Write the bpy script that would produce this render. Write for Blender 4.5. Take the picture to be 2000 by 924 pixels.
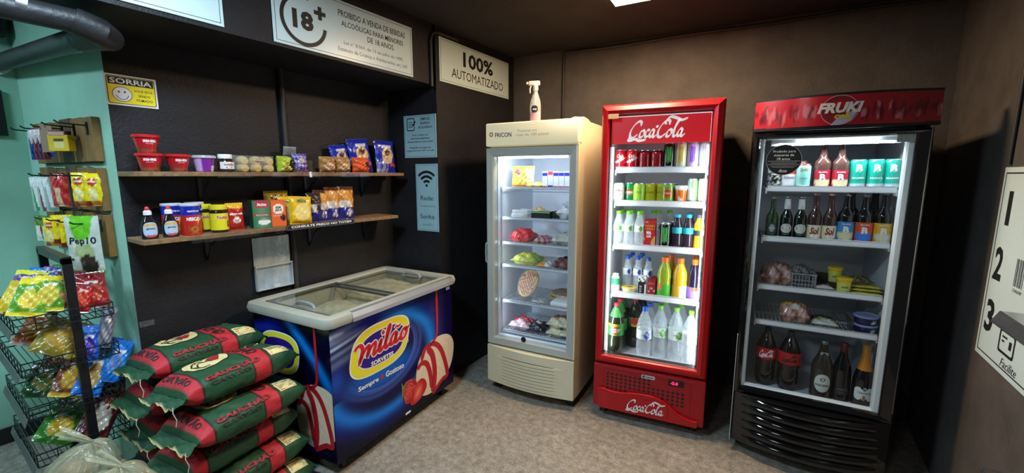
import bpy, bmesh, math, random
import numpy as np
from mathutils import Matrix, Vector

for o in list(bpy.data.objects):
    bpy.data.objects.remove(o)
random.seed(7)
SC = bpy.context.scene
COL = SC.collection

# ------------------------------------------------------------------ camera
cam_d = bpy.data.cameras.new('camera')
cam_d.sensor_width = 36.0
cam_d.lens = 815.0 / 2000.0 * 36.0
cam_d.clip_start = 0.02
cam = bpy.data.objects.new('camera', cam_d)
COL.objects.link(cam)
cam.location = (0, 0, 1.5)
cam.rotation_euler = (math.radians(90 - 8.376), 0, math.radians(33.44))
SC.camera = cam

# ------------------------------------------------------------------ world, exposure, room lamps
w = bpy.data.worlds.new('world'); SC.world = w; w.use_nodes = True
w.node_tree.nodes['Background'].inputs[0].default_value = (0.5, 0.6, 0.7, 1)
w.node_tree.nodes['Background'].inputs[1].default_value = 0.02
SC.view_settings.view_transform = 'Standard'
SC.view_settings.look = 'None'
SC.view_settings.gamma = 1.0
SC.view_settings.use_curve_mapping = False
SC.view_settings.exposure = 0.0
SC.cycles.transparent_max_bounces = 24

CEIL = 2.474
WARM = (1.0, 0.68, 0.41)
COOL = (0.60, 0.81, 1.0)
# ceiling panels: (centre x, centre y, side, yaw deg, colour, watts)
CEILING_LAMPS = [
    (-0.750, 2.300, 0.28, 5.0, WARM, 48.0),
    (-1.25, 0.35, 0.40, 0.0, COOL, 46.0),
    (-2.95, -0.75, 0.40, 0.0, COOL, 28.0),
    (-0.60, -1.35, 0.40, 0.0, (0.95, 0.97, 1.0), 13.0),
]

# ------------------------------------------------------------------ helpers
def C(h):
    h = h.lstrip('#')
    c = [int(h[i:i + 2], 16) / 255.0 for i in (0, 2, 4)]
    return tuple((x / 12.92 if x <= 0.04045 else ((x + 0.055) / 1.055) ** 2.4) for x in c)

def area(name, loc, rot, sx, sy, col, watts, parent=None, spread=180):
    d = bpy.data.lights.new(name, 'AREA'); d.shape = 'RECTANGLE'; d.size = sx; d.size_y = sy
    d.color = col; d.energy = watts; d.spread = math.radians(spread)
    o = bpy.data.objects.new(name, d); COL.objects.link(o)
    o.location = loc; o.rotation_euler = rot
    if parent: o.parent = parent
    return o

MATS = {}
def mat(name, col=(.5, .5, .5), rough=.5, metal=0., alpha=1., emit=0., ecol=None, noise=None, bump=None,
        spec=.5, coat=0., vc=False, trans=0., ior=1.45):
    if name in MATS: return MATS[name]
    if isinstance(col, str): col = C(col)
    m = bpy.data.materials.new(name); m.use_nodes = True
    nt = m.node_tree; b = nt.nodes['Principled BSDF']
    b.inputs['Base Color'].default_value = (*col, 1)
    b.inputs['Roughness'].default_value = rough
    b.inputs['Metallic'].default_value = metal
    b.inputs['Alpha'].default_value = alpha
    b.inputs['Specular IOR Level'].default_value = spec
    b.inputs['Coat Weight'].default_value = coat
    b.inputs['Transmission Weight'].default_value = trans
    b.inputs['IOR'].default_value = ior
    src = None
    if vc:
        a = nt.nodes.new('ShaderNodeVertexColor'); a.layer_name = 'Col'
        src = a.outputs['Color']
        nt.links.new(src, b.inputs['Base Color'])
    if emit:
        b.inputs['Emission Strength'].default_value = emit
        if vc: nt.links.new(src, b.inputs['Emission Color'])
        else: b.inputs['Emission Color'].default_value = (*(ecol or col), 1)
    if noise or bump:
        tc = nt.nodes.new('ShaderNodeTexCoord')
    if noise:
        sc, lo, hi = noise[:3]
        n = nt.nodes.new('ShaderNodeTexNoise'); n.inputs['Scale'].default_value = sc
        n.inputs['Detail'].default_value = 6; n.inputs['Roughness'].default_value = .65
        mp = nt.nodes.new('ShaderNodeMapping')
        if len(noise) > 3: mp.inputs['Scale'].default_value = noise[3]
        nt.links.new(tc.outputs['Object'], mp.inputs[0]); nt.links.new(mp.outputs[0], n.inputs['Vector'])
        r = nt.nodes.new('ShaderNodeMapRange'); r.inputs[1].default_value = .3; r.inputs[2].default_value = .7
        r.inputs[3].default_value = lo; r.inputs[4].default_value = hi
        nt.links.new(n.outputs[0], r.inputs[0])
        mx = nt.nodes.new('ShaderNodeMix'); mx.data_type = 'RGBA'; mx.blend_type = 'MULTIPLY'
        mx.inputs[0].default_value = 1
        if src: nt.links.new(src, mx.inputs[6])
        else: mx.inputs[6].default_value = (*col, 1)
        nt.links.new(r.outputs[0], mx.inputs[7])
        nt.links.new(mx.outputs[2], b.inputs['Base Color'])
    if bump:
        sc, st = bump
        n = nt.nodes.new('ShaderNodeTexNoise'); n.inputs['Scale'].default_value = sc; n.inputs['Detail'].default_value = 5
        nt.links.new(tc.outputs['Object'], n.inputs['Vector'])
        bp = nt.nodes.new('ShaderNodeBump'); bp.inputs['Strength'].default_value = st; bp.inputs['Distance'].default_value = .01
        nt.links.new(n.outputs[0], bp.inputs['Height']); nt.links.new(bp.outputs[0], b.inputs['Normal'])
    MATS[name] = m
    return m

def glass(name, tint=(1, 1, 1), refl=1.0, rough=.02):
    """thin pane: clear, with a fresnel reflection"""
    if name in MATS: return MATS[name]
    m = bpy.data.materials.new(name); m.use_nodes = True
    nt = m.node_tree; nt.nodes.remove(nt.nodes['Principled BSDF'])
    out = nt.nodes['Material Output']
    t = nt.nodes.new('ShaderNodeBsdfTransparent'); t.inputs[0].default_value = (*tint, 1)
    g = nt.nodes.new('ShaderNodeBsdfGlossy'); g.inputs['Roughness'].default_value = rough
    f = nt.nodes.new('ShaderNodeFresnel'); f.inputs[0].default_value = 1.45
    mu = nt.nodes.new('ShaderNodeMath'); mu.operation = 'MULTIPLY'; mu.inputs[1].default_value = refl
    ge = nt.nodes.new('ShaderNodeNewGeometry'); mb = nt.nodes.new('ShaderNodeMath'); mb.operation = 'SUBTRACT'; mb.inputs[0].default_value = 1
    nt.links.new(ge.outputs['Backfacing'], mb.inputs[1])
    m2 = nt.nodes.new('ShaderNodeMath'); m2.operation = 'MULTIPLY'
    nt.links.new(f.outputs[0], m2.inputs[0]); nt.links.new(mb.outputs[0], m2.inputs[1])
    nt.links.new(m2.outputs[0], mu.inputs[0])
    mx = nt.nodes.new('ShaderNodeMixShader')
    nt.links.new(mu.outputs[0], mx.inputs[0]); nt.links.new(t.outputs[0], mx.inputs[1]); nt.links.new(g.outputs[0], mx.inputs[2])
    nt.links.new(mx.outputs[0], out.inputs[0])
    MATS[name] = m
    return m

# --- shapes: every function returns (verts Nx3 list, faces)
def box(x0, x1, y0, y1, z0, z1):
    v = [(x, y, z) for z in (z0, z1) for y in (y0, y1) for x in (x0, x1)]
    f = [(0, 2, 3, 1), (4, 5, 7, 6), (0, 1, 5, 4), (2, 6, 7, 3), (0, 4, 6, 2), (1, 3, 7, 5)]
    return v, f
def rbox(x0, x1, y0, y1, z0, z1, b=.005, seg=2):
    bm = bmesh.new(); bmesh.ops.create_cube(bm, size=1)
    for v in bm.verts:
        v.co = Vector((x0 + (v.co.x + .5) * (x1 - x0), y0 + (v.co.y + .5) * (y1 - y0), z0 + (v.co.z + .5) * (z1 - z0)))
    bmesh.ops.bevel(bm, geom=bm.edges[:], offset=b, segments=seg, profile=.5, affect='EDGES')
    bm.verts.index_update()
    r = [tuple(v.co) for v in bm.verts], [tuple(v.index for v in f.verts) for f in bm.faces]
    bm.free(); return r
def join(*parts):
    V, F = [], []
    for v, f in parts:
        n = len(V); V.extend(map(tuple, v)); F.extend(tuple(i + n for i in q) for q in f)
    return V, F
def xf(vf, loc=(0, 0, 0), rz=0, rx=0, ry=0, s=1):
    M = Matrix.Translation(loc) @ Matrix.Rotation(rz, 4, 'Z') @ Matrix.Rotation(ry, 4, 'Y') @ Matrix.Rotation(rx, 4, 'X')
    if s != 1: M = M @ Matrix.Scale(s, 4)
    return [tuple(M @ Vector(v)) for v in vf[0]], vf[1]
def lathe(prof, n=24, a0=0., a1=None):
    full = a1 is None
    m = n if full else n + 1
    if full: a1 = a0 + 2 * math.pi
    V, F = [], []
    for r, z in prof:
        for i in range(m):
            a = a0 + (a1 - a0) * i / n
            V.append((r * math.cos(a), r * math.sin(a), z))
    for j in range(len(prof) - 1):
        for i in range(n):
            k = (i + 1) % m if full else i + 1
            F.append((j * m + i, j * m + k, (j + 1) * m + k, (j + 1) * m + i))
    if full:
        if prof[0][0] > 1e-6: F.append(tuple(reversed(range(m))))
        if prof[-1][0] > 1e-6: F.append(tuple((len(prof) - 1) * m + i for i in range(m)))
    return V, F
def tube(pts, r, n=8, close=False):
    P = [Vector(p) for p in pts]; V, F = [], []
    R = r if isinstance(r, (list, tuple)) else [r] * len(P)
    up = None
    for i, p in enumerate(P):
        if close: d = P[(i + 1) % len(P)] - P[i - 1]
        else: d = (P[min(i + 1, len(P) - 1)] - P[max(i - 1, 0)])
        d.normalize()
        if up is None:
            up = Vector((0, 0, 1)) if abs(d.z) < .9 else Vector((1, 0, 0))
        a = d.cross(up)
        if a.length < 1e-5: a = d.orthogonal()
        a.normalize(); b = a.cross(d).normalized(); up = b
        for k in range(n):
            t = 2 * math.pi * k / n
            V.append(tuple(p + (a * math.cos(t) + b * math.sin(t)) * R[i]))
    L = len(P)
    for i in range(L if close else L - 1):
        j = (i + 1) % L
        for k in range(n):
            q = (k + 1) % n
            F.append((i * n + k, j * n + k, j * n + q, i * n + q))
    if not close:
        F.append(tuple(range(n))); F.append(tuple(reversed([(L - 1) * n + k for k in range(n)])))
    return V, F
def prism(poly, y0, y1):
    """polygon in x,z (counter-clockwise seen from -y), extruded from y0 (front) to y1"""
    n = len(poly)
    V = [(x, y0, z) for x, z in poly] + [(x, y1, z) for x, z in poly]
    F = [tuple(range(n)), tuple(reversed(range(n, 2 * n)))]
    F += [(i, i + n, (i + 1) % n + n, (i + 1) % n) for i in range(n)]
    return V, F
def flat(poly, y=0.):
    return [(x, y, z) for x, z in poly], [tuple(range(len(poly)))]
def grid(nu, nv, fn):
    V, F, UV = [], [], []
    for j in range(nv + 1):
        for i in range(nu + 1):
            u, v = i / nu, j / nv
            V.append(tuple(fn(u, v))); UV.append((u, v))
    for j in range(nv):
        for i in range(nu):
            a = j * (nu + 1) + i
            F.append((a, a + 1, a + nu + 2, a + nu + 1))
    return V, F, UV
def ell(cx, cz, rx, rz, n=40, p=2.0, rot=0., shear=0.):
    out = []
    for i in range(n):
        t = 2 * math.pi * i / n
        c, s = math.cos(t), math.sin(t)
        x = rx * math.copysign(abs(c) ** (2 / p), c); z = rz * math.copysign(abs(s) ** (2 / p), s)
        x += shear * z
        out.append((cx + x * math.cos(rot) - z * math.sin(rot), cz + x * math.sin(rot) + z * math.cos(rot)))
    return out
def ring(outer, inner, y=0.):
    n = len(outer)
    V = [(x, y, z) for x, z in outer] + [(x, y, z) for x, z in inner]
    return V, [(i, (i + 1) % n, (i + 1) % n + n, i + n) for i in range(n)]
def rrect(x0, x1, z0, z1, r, n=5):
    out = []
    for cx, cz, a in ((x1 - r, z0 + r, -90), (x1 - r, z1 - r, 0), (x0 + r, z1 - r, 90), (x0 + r, z0 + r, 180)):
        for i in range(n + 1):
            t = math.radians(a + 90 * i / n); out.append((cx + r * math.cos(t), cz + r * math.sin(t)))
    return out
def spline(pts, k=8):
    P = [np.array(p, float) for p in pts]; out = []
    for i in range(len(P) - 1):
        p0, p1, p2, p3 = P[max(i - 1, 0)], P[i], P[i + 1], P[min(i + 2, len(P) - 1)]
        for j in range(k):
            t = j / k
            out.append(.5 * (2 * p1 + (p2 - p0) * t + (2 * p0 - 5 * p1 + 4 * p2 - p3) * t * t + (3 * p1 - p0 - 3 * p2 + p3) * t ** 3))
    out.append(P[-1]); return out
def stroke(pts, wmin, wmax, nib=.5, k=7, grow=0., y=0.):
    """calligraphic pen stroke in x,z as a flat ribbon"""
    S = spline(pts, k); V, F = [], []
    n = len(S)
    for i, p in enumerate(S):
        d = S[min(i + 1, n - 1)] - S[max(i - 1, 0)]
        L = math.hypot(*d) or 1
        a = math.atan2(d[1], d[0])
        wd = (wmin + (wmax - wmin) * abs(math.sin(a - nib))) / 2
        if not grow:
            e = min(i, n - 1 - i) / 4.
            wd *= min(1, .45 + e)
        wd += grow
        nx, nz = -d[1] / L * wd, d[0] / L * wd
        V += [(p[0] + nx, y, p[1] + nz), (p[0] - nx, y, p[1] - nz)]
    for i in range(n - 1):
        F.append((2 * i, 2 * i + 1, 2 * i + 3, 2 * i + 2))
    return V, F

# --- text
TXT = {}
def T(s, size, bold=0., shear=0., space=1., align='CENTER', line=1., sx=1.):
    key = (s, bold, shear, space, align, line)
    if key not in TXT:
        c = bpy.data.curves.new('txt', 'FONT'); c.body = s; c.size = 1.; c.offset = bold; c.shear = shear
        c.space_character = space; c.space_line = line; c.align_x = align; c.align_y = 'CENTER'; c.resolution_u = 2
        o = bpy.data.objects.new('txt', c)
        COL.objects.link(o)
        dg = bpy.context.evaluated_depsgraph_get()
        me = bpy.data.meshes.new_from_object(o.evaluated_get(dg))
        v = [(q.co.x, q.co.y) for q in me.vertices]; f = [tuple(p.vertices) for p in me.polygons]
        bpy.data.objects.remove(o); bpy.data.curves.remove(c); bpy.data.meshes.remove(me)
        TXT[key] = (v, f)
    v, f = TXT[key]
    return [(a * size * sx, b * size) for a, b in v], f
def Tfit(s, wd, ht, **k):
    """text scaled to a given width and cap height"""
    v, f = T(s, 1., **k)
    if not v: return v, f
    xs = [a for a, b in v]; zs = [b for a, b in v]
    cx, cz = (min(xs) + max(xs)) / 2, (min(zs) + max(zs)) / 2
    return [((a - cx) * wd / (max(xs) - min(xs)), (b - cz) * ht / (max(zs) - min(zs))) for a, b in v], f
def onflat(vf2, x, z, y=0.):
    return [(x + a, y, z + b) for a, b in vf2[0]], vf2[1]
def oncyl(vf2, r, z, ang=0.):
    V = []
    for a, b in vf2[0]:
        rr = r(z + b) if callable(r) else r
        t = a / rr + ang
        V.append((rr * math.sin(t), -rr * math.cos(t), z + b))
    return V, vf2[1]
def drop(vf3):  # 3d flat art -> 2d
    return [(a, c) for a, b, c in vf3[0]], vf3[1]

# --- objects
def mk(name, vf, m, parent=None, smooth=False, cols=None):
    me = bpy.data.meshes.new(name)
    me.from_pydata([tuple(map(float, v)) for v in vf[0]], [], vf[1])
    if cols is not None:
        ca = me.color_attributes.new('Col', 'FLOAT_COLOR', 'POINT')
        arr = np.ones((len(vf[0]), 4), np.float32); arr[:, :3] = np.asarray(cols, np.float32)
        ca.data.foreach_set('color', arr.ravel())
    if smooth:
        me.polygons.foreach_set('use_smooth', [True] * len(me.polygons))
        if smooth != 'all':
            try: me.set_sharp_from_angle(angle=math.radians(40))
            except Exception: pass
    me.materials.append(m)
    me.update()
    o = bpy.data.objects.new(name, me); COL.objects.link(o)
    if parent is not None: o.parent = parent
    return o
def tag(o, label, cat, group=None):
    o['label'] = label; o['category'] = cat
    if group: o['group'] = group
    return o
def thing(name, label, cat, loc=(0, 0, 0), rz=0., group=None, rx=0., ry=0.):
    o = bpy.data.objects.new(name, None); COL.objects.link(o)
    o.empty_display_size = .05
    o.location = loc; o.rotation_euler = (rx, ry, rz)
    return tag(o, label, cat, group)
def struct(name, vf, m, loc=(0, 0, 0), rz=0., parent=None):
    o = mk(name, vf, m, parent); o.location = loc; o.rotation_euler = (0, 0, rz)
    if parent is None: o['kind'] = 'structure'
    return o
def dup(root, loc, rz=None, label=None, parent=None):
    r = root.copy(); COL.objects.link(r)
    if parent is None:
        r.location = loc
        if rz is not None: r.rotation_euler = (root.rotation_euler[0], root.rotation_euler[1], rz)
        if label: r['label'] = label
    else: r.parent = parent
    for ch in root.children:
        dup(ch, None, None, None, r)
    return r
def sm(x): return max(0., min(1., x))
def mix(a, b, t): return tuple(a[i] * (1 - t) + b[i] * t for i in range(3))
def wob(x, y, s=0.):
    return (math.sin(x * 1.7 + y * 2.3 + s) + math.sin(x * 4.1 - y * 3.7 + 2.1 * s) * .6 + math.sin(x * 9.3 + y * 7.9 + 3.3 * s) * .35
            + math.sin(-x * 15.1 + y * 17.3 + s * 5.1) * .22) / 2.17
# ------------------------------------------------------------------ materials of the room
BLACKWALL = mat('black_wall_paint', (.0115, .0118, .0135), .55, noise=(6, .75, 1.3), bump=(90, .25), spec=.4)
BACKWALL = mat('lamplit_black_wall_paint', (.078, .070, .062), .7, noise=(5, .8, 1.25), bump=(80, .25), spec=.35)  # same black paint, with the lamp's warm brightness put into the colour
CEILM = mat('black_ceiling_paint', (.020, .0195, .020), .8, noise=(4, .8, 1.2), bump=(60, .3))
GREEN = mat('green_wall_paint', C('#95c9b0'), .6, noise=(2.5, .88, 1.08), bump=(70, .08))
BLK = mat('black_plastic', (.012, .012, .013), .4)
BLKM = mat('black_metal', (.010, .010, .011), .38)
INK = mat('black_print', (.012, .012, .012), .5)
WHITEINK = mat('white_print', (.82, .82, .80), .5)
SIGN = mat('sign_board', C('#c6dad9'), .30, noise=(3, .95, 1.03))
STEEL = mat('brushed_steel', (.55, .55, .56), .28, metal=1, noise=(8, .8, 1.1, (1, 30, 1)))
ALU = mat('aluminium', (.75, .76, .77), .3, metal=1)
WOOD = mat('shelf_wood', C('#8a6a48'), .55, noise=(7, .55, 1.25, (8, 1, 8)), bump=(40, .15))
WHITEP = mat('white_plastic', (.80, .80, .78), .4)
VCM = mat('printed_matte', vc=True, rough=.5)
VCG = mat('printed_gloss', vc=True, rough=.22, coat=.3)
VCF = mat('printed_film', vc=True, rough=.25, coat=.5, bump=(55, .35))

# floor: worn grey concrete, mottled, with fine cracks
def floor_mat():
    m = bpy.data.materials.new('worn_concrete'); m.use_nodes = True
    nt = m.node_tree; b = nt.nodes['Principled BSDF']; L = nt.links.new
    tc = nt.nodes.new('ShaderNodeTexCoord')
    def noise(sc, det=8, rough=.7):
        n = nt.nodes.new('ShaderNodeTexNoise'); n.inputs['Scale'].default_value = sc
        n.inputs['Detail'].default_value = det; n.inputs['Roughness'].default_value = rough
        L(tc.outputs['Object'], n.inputs['Vector']); return n
    n1 = noise(2.2); n2 = noise(26); n3 = noise(110, 3)
    r1 = nt.nodes.new('ShaderNodeValToRGB')
    r1.color_ramp.elements[0].position = .3; r1.color_ramp.elements[0].color = (*C('#837d71'), 1)
    r1.color_ramp.elements[1].position = .72; r1.color_ramp.elements[1].color = (*C('#a09a8b'), 1)
    L(n1.outputs[0], r1.inputs[0])
    r2 = nt.nodes.new('ShaderNodeMapRange'); r2.inputs[1].default_value = .36; r2.inputs[2].default_value = .66
    r2.inputs[3].default_value = .5; r2.inputs[4].default_value = 1.25
    L(n2.outputs[0], r2.inputs[0])
    mx = nt.nodes.new('ShaderNodeMix'); mx.data_type = 'RGBA'; mx.blend_type = 'MULTIPLY'; mx.inputs[0].default_value = .85
    L(r1.outputs[0], mx.inputs[6]); L(r2.outputs[0], mx.inputs[7])
    r3 = nt.nodes.new('ShaderNodeMapRange'); r3.inputs[1].default_value = .35; r3.inputs[2].default_value = .65
    r3.inputs[3].default_value = .72; r3.inputs[4].default_value = 1.2
    L(n3.outputs[0], r3.inputs[0])
    mx2 = nt.nodes.new('ShaderNodeMix'); mx2.data_type = 'RGBA'; mx2.blend_type = 'MULTIPLY'; mx2.inputs[0].default_value = 1
    L(mx.outputs[2], mx2.inputs[6]); L(r3.outputs[0], mx2.inputs[7])
    # short dark cracks
    vo = nt.nodes.new('ShaderNodeTexVoronoi'); vo.feature = 'DISTANCE_TO_EDGE'; vo.inputs['Scale'].default_value = 9
    wv = noise(7, 4); vm = nt.nodes.new('ShaderNodeVectorMath'); vm.operation = 'ADD'
    sc = nt.nodes.new('ShaderNodeVectorMath'); sc.operation = 'SCALE'; sc.inputs['Scale'].default_value = .35
    L(wv.outputs['Color'], sc.inputs[0]); L(tc.outputs['Object'], vm.inputs[0]); L(sc.outputs[0], vm.inputs[1]); L(vm.outputs[0], vo.inputs['Vector'])
    th = nt.nodes.new('ShaderNodeMapRange'); th.inputs[1].default_value = .0; th.inputs[2].default_value = .018; th.inputs[3].default_value = .45; th.inputs[4].default_value = 1
    L(vo.outputs['Distance'], th.inputs[0])
    gate = noise(3.1, 2); g2 = nt.nodes.new('ShaderNodeMapRange'); g2.inputs[1].default_value = .5; g2.inputs[2].default_value = .6
    L(gate.outputs[0], g2.inputs[0])
    mx3 = nt.nodes.new('ShaderNodeMix'); mx3.data_type = 'RGBA'; mx3.blend_type = 'MULTIPLY'
    L(g2.outputs[0], mx3.inputs[0]); L(mx2.outputs[2], mx3.inputs[6]); L(th.outputs[0], mx3.inputs[7])
    L(mx3.outputs[2], b.inputs['Base Color']); b.inputs['Roughness'].default_value = .6
    bp = nt.nodes.new('ShaderNodeBump'); bp.inputs['Strength'].default_value = .35; bp.inputs['Distance'].default_value = .006
    L(n2.outputs[0], bp.inputs['Height']); L(bp.outputs[0], b.inputs['Normal'])
    return m
FLOORM = floor_mat()

# ------------------------------------------------------------------ the room
def plan(poly, z0, z1):
    n = len(poly)
    V = [(x, y, z0) for x, y in poly] + [(x, y, z1) for x, y in poly]
    F = [tuple(reversed(range(n))), tuple(range(n, 2 * n))] + [(i, (i + 1) % n, (i + 1) % n + n, i + n) for i in range(n)]
    return V, F
Y0 = -2.3
def yb(x): return 3.085 + math.tan(math.radians(4.8)) * (x + 2.02)
struct('floor', box(-3.7, .82, Y0 - .1, 3.6, -.1, 0), FLOORM)
struct('ceiling', box(-3.7, .82, Y0 - .1, 3.6, CEIL, CEIL + .1), CEILM)
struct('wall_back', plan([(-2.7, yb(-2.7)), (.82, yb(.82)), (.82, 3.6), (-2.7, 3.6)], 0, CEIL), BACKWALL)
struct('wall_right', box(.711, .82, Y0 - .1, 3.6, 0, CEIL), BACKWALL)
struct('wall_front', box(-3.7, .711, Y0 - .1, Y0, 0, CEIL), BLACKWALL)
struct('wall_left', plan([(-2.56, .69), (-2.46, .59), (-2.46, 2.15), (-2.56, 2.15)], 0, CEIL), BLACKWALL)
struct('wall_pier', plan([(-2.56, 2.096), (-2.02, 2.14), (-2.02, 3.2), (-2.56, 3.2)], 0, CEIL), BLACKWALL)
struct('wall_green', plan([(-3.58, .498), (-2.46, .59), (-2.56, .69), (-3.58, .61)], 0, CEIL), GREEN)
struct('wall_side', box(-3.7, -3.58, Y0 - .1, .7, 0, CEIL), GREEN)
struct('trim_beam', box(-2.50, -2.02, Y0, 2.115, 2.09, CEIL), BLACKWALL)
struct('baseboard_side', box(-3.58, -3.565, Y0, .49, 0, .09), BLK)

def ceiling_lamp(x, y, side, yaw, col, watts, label):
    t = thing('ceiling_lamp', label, 'lamp', (x, y, CEIL), math.radians(yaw))
    h = side / 2
    mk('housing', join(box(-h - .012, h + .012, -h - .012, -h, -.012, 0), box(-h - .012, h + .012, h, h + .012, -.012, 0),
                       box(-h - .012, -h, -h, h, -.012, 0), box(h, h + .012, -h, h, -.012, 0)), WHITEP, t)
    mk('diffuser', box(-h, h, -h, h, -.032, -.002), mat('lamp_diffuser_%d' % round(col[2] * 100), (.8, .8, .8), .5, emit=9., ecol=col), t)
    area('lamp_light', (0, 0, -.036), (0, 0, 0), side, side, col, watts, t)
LL = ['square warm white ceiling lamp above the red cooler', 'square cool white ceiling lamp in front of the food shelves',
      'square cool white ceiling lamp before the green wall', 'square neutral white ceiling lamp near the entrance']
for a, l in zip(CEILING_LAMPS, LL): ceiling_lamp(*a, l)

# pipes and conduits
PIPE = mat('black_painted_pipe', (.016, .016, .017), .45, noise=(12, .7, 1.4), bump=(50, .2))
ez = 2.005
t = thing('drain_pipe', 'thick black painted drain pipe under the beam entering the green wall', 'pipe', (-2.1, .50, ez))
mk('pipe_run', tube([(0, Y0 - .50 + .01, .040), (0, -.05, .02), (0, .0, .0)], .040, 20), PIPE, t, True)
e2 = (-3.576 + 2.1, .430 - .50, 2.085 - ez)
p1, p0 = Vector((-.16, -.01, -.0)), Vector(e2)
mk('elbow', tube([(0, -.06, .022), (0, .01, .0), (-.03, .035, -.005), (-.09, .01, -.0), (-.16, -.01, -.0)], .047, 20), PIPE, t, True)
mk('branch_pipe', tube([tuple(p1), tuple(p0)], .039, 20), PIPE, t, True)
mk('wall_collar', xf(lathe([(.039, 0), (.054, 0), (.054, .01), (.039, .012)], 24), tuple(p0 + Vector((.006, 0, 0))), ry=math.radians(90)), WHITEP, t, True)
mk('bracket', tube([(-.0, -.19, .037), (0, -.165, .034)], .044, 20), ALU, t, True)
CON = mat('conduit_paint', (.030, .029, .028), .5)
def conduit(label, pts, r, rough=None):
    return tag(mk('conduit', tube(pts, r, 10), CON, None, True), label, 'conduit')
conduit('black vertical conduit on the wall behind the food shelves', [(-2.443, 1.333, 0.0), (-2.443, 1.333, 2.09)], .0155)
conduit('thin black conduit bending over the corner of the pier', [(-2.008, 2.09, 2.075), (-2.006, 2.085, 2.36), (-2.006, 2.10, 2.40), (-2.006, 2.14, 2.425), (-2.006, 2.35, 2.43)], .010)
bx = -1.565
conduit('thin black vertical conduit on the back wall behind the cream freezer', [(bx, yb(bx) - .012, 0), (bx, yb(bx) - .012, CEIL - .02)], .010)
conduit('thin black conduit along the top of the back wall', [(x, yb(x) - .014, CEIL - .028 + .004 * math.sin(x * 7)) for x in np.linspace(-1.55, .70, 14)], .010)

conduit('thin grey conduit on the right wall above the instruction board', [(.703, 2.43, 1.54), (.703, 2.43, CEIL)], .006)
t = thing('wall_box', 'black box on the green side wall above the drain pipe', 'box', (-3.575, .515, 2.225), math.radians(90))
mk('housing', rbox(-.45, -.04, -.10, 0, 0, .18, .006, 2), BLK, t)
mk('cover_strip', box(-.45, -.04, -.103, -.1, .02, .03), BLKM, t)
# ------------------------------------------------------------------ signs
R90 = math.radians(90)
def sign(name, label, cat, loc, rz, wd, ht, frame=True, m=None, th=.004, line=.002, inset=.012):
    """board with its lower left corner at loc; local x right, z up, faces -y"""
    t = thing(name, label, cat, loc, rz)
    mk('board', rbox(0, wd, 0, th, 0, ht, .0012, 1), m or SIGN, t)
    if frame:
        o = [(inset, inset), (wd - inset, inset), (wd - inset, ht - inset), (inset, ht - inset)]
        i = [(inset + line, inset + line), (wd - inset - line, inset + line), (wd - inset - line, ht - inset - line), (inset + line, ht - inset - line)]
        mk('border_line', ring(o, i, -.0006), INK, t)
    return t
def put(t, text, x, z, wd, ht, m=None, name='lettering', y=-.0008, **k):
    return mk(name, onflat(Tfit(text, wd, ht, **k), x, z, y), m or INK, t)

# age restriction sign on the beam
t = sign('age_restriction_sign', 'pale sign with a circled 18 plus on the black beam', 'sign', (-2.014, 1.082, 2.104), R90, .85, .29)
ro, ri = .118, .100
def arc(cx, cz, ro, ri, a0, a1, n=40, y=-.0008):
    V, F = [], []
    for i in range(n + 1):
        a = math.radians(a0 + (a1 - a0) * i / n)
        V += [(cx + ro * math.cos(a), y, cz + ro * math.sin(a)), (cx + ri * math.cos(a), y, cz + ri * math.sin(a))]
    return V, [(2 * i, 2 * i + 1, 2 * i + 3, 2 * i + 2) if a1 > a0 else (2 * i, 2 * i + 2, 2 * i + 3, 2 * i + 1) for i in range(n)]
mk('circle', arc(.152, .132, ro, ri, 75, 352), INK, t)
put(t, '18', .146, .132, .105, .088, bold=.045)
put(t, '+', .236, .188, .062, .062, bold=.05)
put(t, 'PROIBIDO A VENDA DE BEBIDAS', .565, .228, .45, .031, bold=.006)
put(t, 'ALCOÓLICAS PARA MENORES', .565, .183, .42, .034, bold=.006)
put(t, 'DE 18 ANOS.', .61, .138, .19, .029, bold=.004)
GREYINK = mat('grey_print', (.16, .15, .14), .4)
put(t, 'Lei n° 8.069, de 13 de julho de 1990', .565, .084, .40, .024, GREYINK)
put(t, 'Estatuto da Criança e Adolescente, art. 243', .565, .048, .47, .024, GREYINK)
# automated store sign on the pier
t = sign('automated_store_sign', 'pale sign reading 100% automatizado on the pier', 'sign', (-2.014, 2.172, 2.126), R90, .826, .285)
put(t, '100%', .425, .19, .36, .105, bold=.03)
put(t, 'AUTOMATIZADO', .43, .078, .62, .062)
# a third sign, mostly beyond the top of the photograph
t = sign('beam_sign', 'pale framed sign beside the age restriction sign, cut by the picture edge', 'sign', (-2.014, .03, 2.108), R90, .85, .29)
# smile sign
YEL = mat('sign_yellow', C('#f2dc1a'), .45)
t = sign('camera_notice_sign', 'yellow camera notice with a smiling face on the black wall', 'sign', (-2.455, .585, 1.800), R90, .178, .130, frame=False, m=WHITEP, th=.003)
mk('yellow_field', flat(rrect(.007, .171, .007, .123, .008), -.0004), YEL, t)
mk('border_line', ring(rrect(.007, .171, .007, .123, .008), rrect(.0095, .1685, .0095, .1205, .007), -.0007), INK, t)
mk('black_band', flat([(.012, .088), (.166, .088), (.166, .119), (.012, .119)], -.0008), INK, t)
put(t, 'SORRIA', .089, .1035, .142, .022, WHITEINK, y=-.0011, bold=.02)
mk('face', flat(ell(.055, .048, .033, .031), -.0008), WHITEP, t)
mk('face_line', ring(ell(.055, .048, .0335, .0315), ell(.055, .048, .0315, .0295), -.001), INK, t)
mk('eye', flat(ell(.044, .057, .0035, .0042, 12), -.0011), INK, t)
mk('eye', flat(ell(.064, .058, .0035, .0042, 12), -.0011), INK, t)
mk('smile', stroke([(.033, .044), (.042, .031), (.056, .026), (.069, .032), (.076, .046)], .0022, .0024, y=-.0011), INK, t)
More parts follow.
